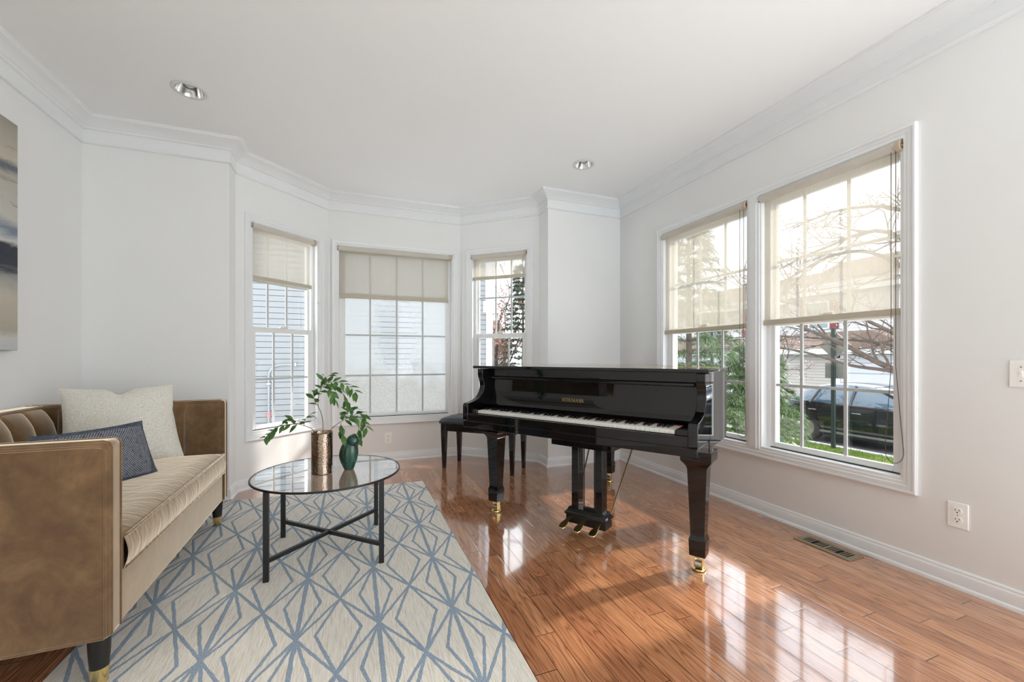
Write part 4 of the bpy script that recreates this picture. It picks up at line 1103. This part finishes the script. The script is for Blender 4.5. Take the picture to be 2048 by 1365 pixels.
dh = empty('distant_house', (7.2, 30, GZ), 0, 'small distant house with brown roof behind the red leaved tree', 'house')
m = MB(); m.box(-4, 4, 0, 6, 0, 3.0); m.build('wall', M['siding_beige'], dh); m = MB(); m.prism([(-.4, 2.9), (6.4, 2.9), (3, 5.2)], -4.3, 4.3, 'x'); m.build('roof', M['roof'], dh)
for xx in (-2.4, -.6, 1.4):
    m = MB(); m.box(xx-.4, xx+.4, -.05, .02, .9, 2.2); m.build('window', M['house_glass'], dh)

# car
def car():
    r = empty('car', (11.95, 6.0, GZ-.06), 0, 'dark sedan passing on the street outside the side window', 'car')
    # profile along y (front at -y): list of (y, z_bottom, z_belt)
    W = .90
    low = [(-2.30, .42, .60), (-2.22, .28, .70), (-1.7, .22, .86), (-1.0, .20, .95), (-.4, .20, 1.0), (.6, .20, 1.02), (1.4, .21, 1.03), (1.9, .24, 1.02), (2.25, .34, .92), (2.33, .45, .72)]
    P = catmull([(a, b, c) for a, b, c in low], 4); rings = []
    for p in P:
        y, zb, zt = p; t = abs(y)/2.33; w = W*(1-.16*t**4)
        rings.append([(-w*.92, y, zb), (-w, y, zb+.12), (-w*1.0, y, zb+(zt-zb)*.55), (-w*.985, y, zt-.10), (-w*.94, y, zt-.02), (-w*.7, y, zt+.012), (0, y, zt+.035), (w*.7, y, zt+.012), (w*.94, y, zt-.02), (w*.985, y, zt-.10), (w, y, zb+(zt-zb)*.55), (w, y, zb+.12), (w*.92, y, zb)])
    m = MB(); m.loft(rings); m.build('body', M['car_paint'], r, smooth=50)
    gh = [(-1.05, .96, .96), (-.55, .97, 1.20), (-.05, .98, 1.40), (.45, .98, 1.47), (1.0, .98, 1.46), (1.45, .98, 1.34), (1.95, .98, 1.04)]
    P = catmull([(a, b, c) for a, b, c in gh], 5); rings = []
    for p in P:
        y, zb, zt = p; k = (zt-.9)/.57; w0 = W*.93; w1 = w0-.22*max(0, k)
        rings.append([(-w0, y, zb), (-w1, y, max(zb+.005, zt-.03)), (-w1+.10, y, zt+.004), (0, y, zt+.02), (w1-.10, y, zt+.004), (w1, y, max(zb+.005, zt-.03)), (w0, y, zb)])
    m = MB(); m.loft(rings); m.build('greenhouse', M['car_glass'], r, smooth=50)
    m = MB(); rf = [p for p in P if p[2] > 1.40]
    m.loft([[(-(W*.93-.22*(p[2]-.9)/.57)-.004, p[0], p[2]-.045), (-(W*.93-.22*(p[2]-.9)/.57)+.09, p[0], p[2]+.012), (0, p[0], p[2]+.03), ((W*.93-.22*(p[2]-.9)/.57)-.09, p[0], p[2]+.012), ((W*.93-.22*(p[2]-.9)/.57)+.004, p[0], p[2]-.045)] for p in rf]); m.build('roof', M['car_paint'], r, smooth=50)
    for s in (-1, 1):
        for ya, za, yb, zb in ((.42, .98, .40, 1.45), (1.35, .98, 1.20, 1.38), (-1.0, .97, -.10, 1.39)):
            m = MB(); m.tube([(s*W*.935, ya, za), (s*(W*.93-.20), yb, zb)], .028, 8); m.build('pillar', M['car_paint'], r, smooth=50)
        for yy in (.25, 1.25):
            m = MB(); m.box(s*W-.02, s*W+.025, yy-.09, yy+.09, .80, .825); m.build('door_handle', M['alloy'], r, bevel=.005)
        m = MB(); m.box(s*W-.02*s-.01, s*W+.012*s+.01, -1.1, 1.25, .27, .32); m.build('side_trim', M['alloy'], r, bevel=.004)
        m = MB(); m.ball((s*(W+.06), -.72, 1.0), .09, 12, 8, (.8, .6, .7)); m.build('mirror', M['car_paint'], r, smooth=90)
        m = MB(); m.ball((s*.68, -2.10, .70), .15, 12, 8, (1.1, .9, .5)); m.build('headlight', M['headlight'], r, smooth=90)
        for yy in (-1.42, 1.40):
            m = MB(); m.tube([(s*(W-.20), yy, .33), (s*(W+.012), yy, .33)], .33, 28); w = m.build('wheel', M['rubber'], r, smooth=40)
            m = MB(); m.tube([(s*(W+.004), yy, .33), (s*(W+.02), yy, .33)], .21, 20)
            for k in range(7):
                a = 2*PI*k/7; m.M = Matrix.Translation((s*(W+.02), yy, .33)) @ Matrix.Rotation(a, 4, 'X'); m.box(-.006, .010, -.02, .02, .03, .20); m.M = None
            m.build('rim', M['alloy'], w)
car()
# sign, utility box
sg = empty('road_sign', (10.30, 6.29, GZ), 0, 'diamond road sign seen from behind on a green steel post', 'sign')
m = MB(); m.box(-.03, .03, -.035, .035, 0, 2.75); m.box(-.045, .045, -.012, .012, .3, 2.75); m.build('post', M['post'], sg)
m = MB(); z = 2.36; d = .335; m.prism([(-d, z), (0, z-d), (d, z), (0, z+d)], .036, .042, 'x'); m.build('diamond_plate', M['sign_back'], sg)
m = MB(); m.box(.036, .042, -.20, .20, 1.60, 1.96); m.build('lower_plate', M['sign_back'], sg)
m = MB(); m.box(-.02, .036, -.05, .05, 2.60, 2.66); m.box(-.02, .036, -.05, .05, 2.06, 2.12); m.build('clamps', M['steel'], sg)
ub = empty('utility_box', (9.45, 7.22, GZ), 0, 'green louvred utility box beside the pine outside', 'utility box')
m = MB(); m.box(-.25, .25, -.2, .2, 0, .42); m.build('cabinet', M['utility'], ub, bevel=.02)
for k in range(4):
    m = MB(); m.box(-.27, .27, -.22, .22, .06+k*.09, .09+k*.09); m.build('louver', M['utility'], ub)
m = MB(); m.box(-.27, .27, -.22, .22, .41, .45); m.build('cap', M['utility'], ub, bevel=.02)

# evergreens and trees
def tuft(mb, p, d, n, L, rnd, w=.0045, spread=.8, droop=.3):
    d = Vector(d).normalized()
    for k in range(n):
        v = (d + Vector((rnd.gauss(0, 1), rnd.gauss(0, 1), rnd.gauss(0, 1)))*spread*.6).normalized()
        l = L*rnd.uniform(.7, 1.15); s = v.orthogonal().normalized()*w; b = Vector(p)
        mid = b+v*l*.55; e = b+v*l+Vector((0, 0, -droop*l))
        mb.add([b-s*.6, b+s*.6, mid+s, mid-s, e], [(0, 1, 2, 3), (3, 2, 4)])
def pine(x, y, h, rad, label, seed, nl=.20, mat='needle', dens=22, z0=.15, droop=.45, w=.0055):
    rnd = random.Random(seed); t = empty('pine_tree', (x, y, GZ), 0, label, 'tree', 'evergreens outside the windows')
    tr = MB(); nd = MB()
    tr.tube([(0, 0, 0), (.02, .01, h*.5), (0, 0, h)], [.07, .045, .01], 8)
    k = z0*h; ang = 0
    while k < h*.98:
        f = 1-(k/h); L = rad*(f**.7)*rnd.uniform(.8, 1.1)+.08; nb = 5
        for b in range(nb):
            a = ang + 2*PI*b/nb + rnd.uniform(-.3, .3); dv = Vector((math.cos(a), math.sin(a), .25))
            P = [Vector((0, 0, k))+dv*(L*q)+Vector((0, 0, -.25*L*q*q)) for q in (0, .33, .66, 1)]
            tr.tube(P, [.014, .010, .007, .003], 5)
            for q in range(2, 8):
                u = q/7*3; i = min(2, int(u)); pt = P[i].lerp(P[i+1], u-i); dd = (P[i+1]-P[i]).normalized()
                sd = Vector((-dd.y, dd.x, 0))*rnd.uniform(-.9, .9)
                tuft(nd, pt + sd*.06*L, dd*.8+sd+Vector((0, 0, .1)), dens, nl, rnd, w, droop=droop)
        ang += 1.0; k += rad*.24*(.5+.7*f)
    tuft(nd, (0, 0, h), (0, 0, 1), dens*2, nl, rnd, w)
    tr.build('trunk', M['bark'], t, smooth=60); nd.build('needles', M[mat], t)
pine(8.7, 6.75, 2.35, .85, 'rounded green pine beside the utility box outside', 1)
pine(5.15, 5.35, 4.6, 1.0, 'tall green pine just outside the window behind the piano', 2)
pine(6.3, 5.15, 2.3, .9, 'low bushy pine seen between piano and window mullion', 3)
pine(9.4, 8.9, 3.4, 1.0, 'far pine behind the utility box near the street', 4)
pine(4.5, 10.9, 4.8, .8, 'sparse grey green spruce seen through the bay window by the pier', 5, .13, 'spruce', 26, .05, .1, .006)
pine(3.2, 4.2+4.9, .8, .4, 'small yellow green shrub at the corner of the neighbour house', 6, .10, 'lime', 12, .1, .1, .012)
pine(4.35, 10.0, 1.35, .55, 'yellow green bush below the spruce', 8, .10, 'lime', 14, .1, .1, .012)

def grow(tr, lf, p, d, L, r, depth, rnd, leafn, lsize, up=.05):
    n = 4; P = [Vector(p)]; d = Vector(d).normalized()
    for i in range(n):
        d = (d + Vector((rnd.gauss(0, .16), rnd.gauss(0, .16), rnd.gauss(0, .13)+up))).normalized(); P.append(P[-1]+d*(L/n))
    tr.tube(P, [r*(1-.55*i/n) for i in range(n+1)], 6 if depth > 1 else 4, caps=False)
    if depth == 0:
        for k in range(leafn):
            q = P[-1].lerp(P[0], rnd.random()*.8)+Vector((rnd.gauss(0, .02), rnd.gauss(0, .02), rnd.gauss(0, .02)))
            dv = Vector((rnd.gauss(0, 1), rnd.gauss(0, 1), rnd.gauss(0, 1))).normalized(); s = dv.orthogonal()*lsize*.35; e = dv*lsize
            lf.add([q, q+e*.5+s, q+e, q+e*.5-s], [(0, 1, 2, 3)])
        return
    for k in range(3 if depth > 1 else 4):
        i = rnd.randint(1, n); q = P[i]
        a = Vector((rnd.gauss(0, 1), rnd.gauss(0, 1), rnd.gauss(0, .7))).normalized()
        grow(tr, lf, q, d*.9+a*.75, L*rnd.uniform(.5, .75), r*.45, depth-1, rnd, leafn, lsize, up)
def limb(tr, lf, pts, r0, r1, rnd, leafn, lsize, side=9, sl=.9, depth=1):
    P = catmull(pts, 5); tr.tube(P, [r0+(r1-r0)*i/(len(P)-1) for i in range(len(P))], 8)
    for k in range(side):
        i = rnd.randint(2, len(P)-2); d = (P[i+1]-P[i]).normalized()
        a = Vector((rnd.gauss(0, .7), rnd.gauss(0, 1), rnd.gauss(0, .9)))
        grow(tr, lf, P[i], d*.8+a*.7, sl*rnd.uniform(.5, 1.1), (r0+(r1-r0)*i/len(P))*.4+.003, depth, rnd, leafn, lsize, .04)
# bare street tree right of the view: limbs reach across the big window
bt = empty('bare_tree', (8.1, 3.1, GZ), 0, 'bare grey branched tree reaching across the side window', 'tree')
tr, lf = MB(), MB(); rnd = random.Random(5); B0 = Vector((8.1, 3.1, GZ))
def W(*p): return Vector(p)-B0
tr.tube([W(8.1, 3.1, GZ), W(8.08, 3.15, .1), W(8.1, 3.2, 1.3), W(8.15, 3.1, 3.0)], [.14, .12, .10, .06], 10)
limb(tr, lf, [W(8.1, 3.2, .55), W(7.9, 4.0, .92), W(7.8, 4.6, 1.30), W(7.7, 5.2, 1.62), W(7.6, 5.9, 2.0)], .055, .018, rnd, 1, .03)
limb(tr, lf, [W(8.1, 3.2, .5), W(7.9, 3.9, .84), W(7.8, 4.5, .95), W(7.7, 5.2, 1.18), W(7.6, 5.9, 1.30), W(7.5, 6.7, 1.36)], .035, .008, rnd, 2, .03)
limb(tr, lf, [W(8.1, 3.2, 1.0), W(8.0, 3.8, 1.35), W(7.9, 4.2, 1.62), W(7.8, 4.7, 1.95)], .045, .02, rnd, 1, .03)
limb(tr, lf, [W(8.1, 3.2, .9), W(8.0, 4.1, 1.30), W(7.9, 5.0, 1.42), W(7.8, 6.0, 1.52), W(7.8, 7.0, 1.50)], .03, .008, rnd, 2, .03, 12)
limb(tr, lf, [W(8.1, 3.2, 1.9), W(7.9, 4.0, 3.05), W(7.8, 4.9, 3.02), W(7.7, 5.8, 2.75)], .04, .012, rnd, 5, .04, 12)
limb(tr, lf, [W(8.1, 3.2, 1.7), W(7.9, 4.1, 2.7), W(7.8, 4.8, 2.85), W(7.7, 5.6, 2.55), W(7.6, 6.3, 2.5)], .035, .01, rnd, 6, .045, 12)
limb(tr, lf, [W(8.1, 3.2, 2.2), W(8.0, 3.8, 3.3), W(7.8, 4.6, 3.6), W(7.7, 5.4, 3.5)], .035, .012, rnd, 6, .045, 12)
limb(tr, lf, [W(7.9, 4.9, 1.42), W(7.8, 5.3, 2.1), W(7.7, 5.6, 2.8), W(7.7, 5.9, 3.3)], .02, .006, rnd, 8, .045, 14)
limb(tr, lf, [W(7.8, 5.2, 2.0), W(7.8, 5.9, 2.25), W(7.7, 6.5, 2.6), W(7.7, 6.9, 3.1)], .016, .006, rnd, 7, .045, 12)
tr.build('branches', M['bark'], bt, smooth=60); lf.build('buds', M['budleaf'], bt)
# rust leaved trees
def leaf_tree(x, y, h, label, seed, mat, leafn=14, ls=.05, depth=3, group=None):
    t = empty('deciduous_tree', (x, y, GZ), 0, label, 'tree', group); tr, lf = MB(), MB(); rnd = random.Random(seed)
    tr.tube([(0, 0, 0), (.03, 0, h*.3)], [.08, .06], 8)
    for k in range(5):
        a = 2*PI*k/5+rnd.uniform(-.4, .4); grow(tr, lf, (.03, 0, h*.28), (math.cos(a)*.55, math.sin(a)*.55, 1), h*.34, .035, depth, rnd, leafn, ls, .08)
    tr.build('branches', M['bark'], t, smooth=60); lf.build('leaves', M[mat], t)
leaf_tree(4.15, 12.2, 4.6, 'rust leaved tree beside the neighbour house', 21, 'redleaf', 9, .07)
leaf_tree(4.9, 14.5, 7.5, 'tall thin reddish tree behind the spruce', 22, 'redleaf', 3, .06)
leaf_tree(10.1, 7.9, 3.6, 'small rust tinted tree near the road sign', 23, 'redleaf', 2, .05)

# ------------------------------------------------------------------ light
wd = bpy.data.worlds.new('World'); SC.world = wd; wd.use_nodes = True
nt = wd.node_tree; nt.nodes.clear()
ou = nt.nodes.new('ShaderNodeOutputWorld'); bg = nt.nodes.new('ShaderNodeBackground')
tc = nt.nodes.new('ShaderNodeTexCoord'); nz = nt.nodes.new('ShaderNodeTexNoise'); nz.inputs['Scale'].default_value = 2.2; nz.inputs['Detail'].default_value = 5
rp = nt.nodes.new('ShaderNodeValToRGB'); rp.color_ramp.elements[0].position = .35; rp.color_ramp.elements[0].color = (.78, .88, 1.0, 1); rp.color_ramp.elements[1].position = .6; rp.color_ramp.elements[1].color = (.925, .955, .97, 1)
nt.links.new(tc.outputs['Generated'], nz.inputs['Vector']); nt.links.new(nz.outputs['Fac'], rp.inputs[0]); nt.links.new(rp.outputs[0], bg.inputs[0]); nt.links.new(bg.outputs[0], ou.inputs[0])
sx = nt.nodes.new('ShaderNodeSeparateXYZ'); nt.links.new(tc.outputs['Generated'], sx.inputs[0])
gr = nt.nodes.new('ShaderNodeValToRGB'); gr.color_ramp.elements[0].position = .40; gr.color_ramp.elements[0].color = (2.2, 2.2, 2.2, 1); gr.color_ramp.elements[1].position = .5; gr.color_ramp.elements[1].color = (1, 1, 1, 1)
mr = nt.nodes.new('ShaderNodeMath'); mr.operation = 'MULTIPLY_ADD'; mr.inputs[1].default_value = .5; mr.inputs[2].default_value = .5
nt.links.new(sx.outputs[2], mr.inputs[0]); nt.links.new(mr.outputs[0], gr.inputs[0]); nt.links.new(gr.outputs[0], bg.inputs['Strength'])   # world made brighter below the horizon to throw light up at the ceiling
sl = bpy.data.lights.new('sun', 'SUN'); sl.energy = 1.1; sl.angle = R(2.5); sl.color = (1, .95, .88)
so = bpy.data.objects.new('sun', sl); link(so)
so.rotation_euler = Vector((-1, -.04, -.62)).to_track_quat('-Z', 'Y').to_euler(); so.location = (14, 4, 9)
def portal(name, loc, rot, sx, sy):
    l = bpy.data.lights.new(name, 'AREA'); l.shape = 'RECTANGLE'; l.size = sx; l.size_y = sy; l.cycles.is_portal = True
    o = bpy.data.objects.new(name, l); link(o); o.matrix_world = Matrix.Translation(loc) @ rot
def inward(fr): return Matrix.Rotation(fr.rz, 4, 'Z') @ Matrix.Rotation(R(-90), 4, 'X')
for fr, k in ((F_BL, 'BL'), (F_BK, 'BK'), (F_BR, 'BR'), (F_R, 'R1'), (F_R, 'R2')):
    s0, s1 = OPEN[k]; portal('daylight_portal', fr.M @ Vector(((s0+s1)/2, .15, (Z0+Z1)/2)), inward(fr), s1-s0, Z1-Z0)
portal('daylight_portal', Vector(((1.2+XR)/2, YB+.02, ZC/2)), Matrix.Rotation(R(90), 4, 'X'), XR-1.2, ZC)
portal('daylight_portal', Vector((XR, (YB+YR)/2, ZC/2)), Matrix.Rotation(R(90), 4, 'Z') @ Matrix.Rotation(R(90), 4, 'X'), YR-YB, ZC)

# ------------------------------------------------------------------ camera
cam = bpy.data.cameras.new('camera'); co = bpy.data.objects.new('camera', cam); link(co)
cam.sensor_width = 36; cam.lens = 36*833.7/2048; cam.shift_y = -(682.5-715.5)/2048
co.location = (0, 0, 1.08); co.rotation_euler = (R(90), 0, -R(20.96)); cam.clip_start = .02; cam.clip_end = 200
SC.camera = co
vs = SC.view_settings; SC.display_settings.display_device = 'sRGB'
vs.view_transform = 'Standard'; vs.look = 'None'; vs.gamma = 1; vs.use_curve_mapping = False; vs.exposure = 2.1
cy = SC.cycles
cy.use_denoising = True; cy.max_bounces = 10; cy.diffuse_bounces = 5; cy.glossy_bounces = 5; cy.transparent_max_bounces = 14; cy.transmission_bounces = 4
cy.caustics_reflective = False; cy.caustics_refractive = False; cy.sample_clamp_indirect = 6
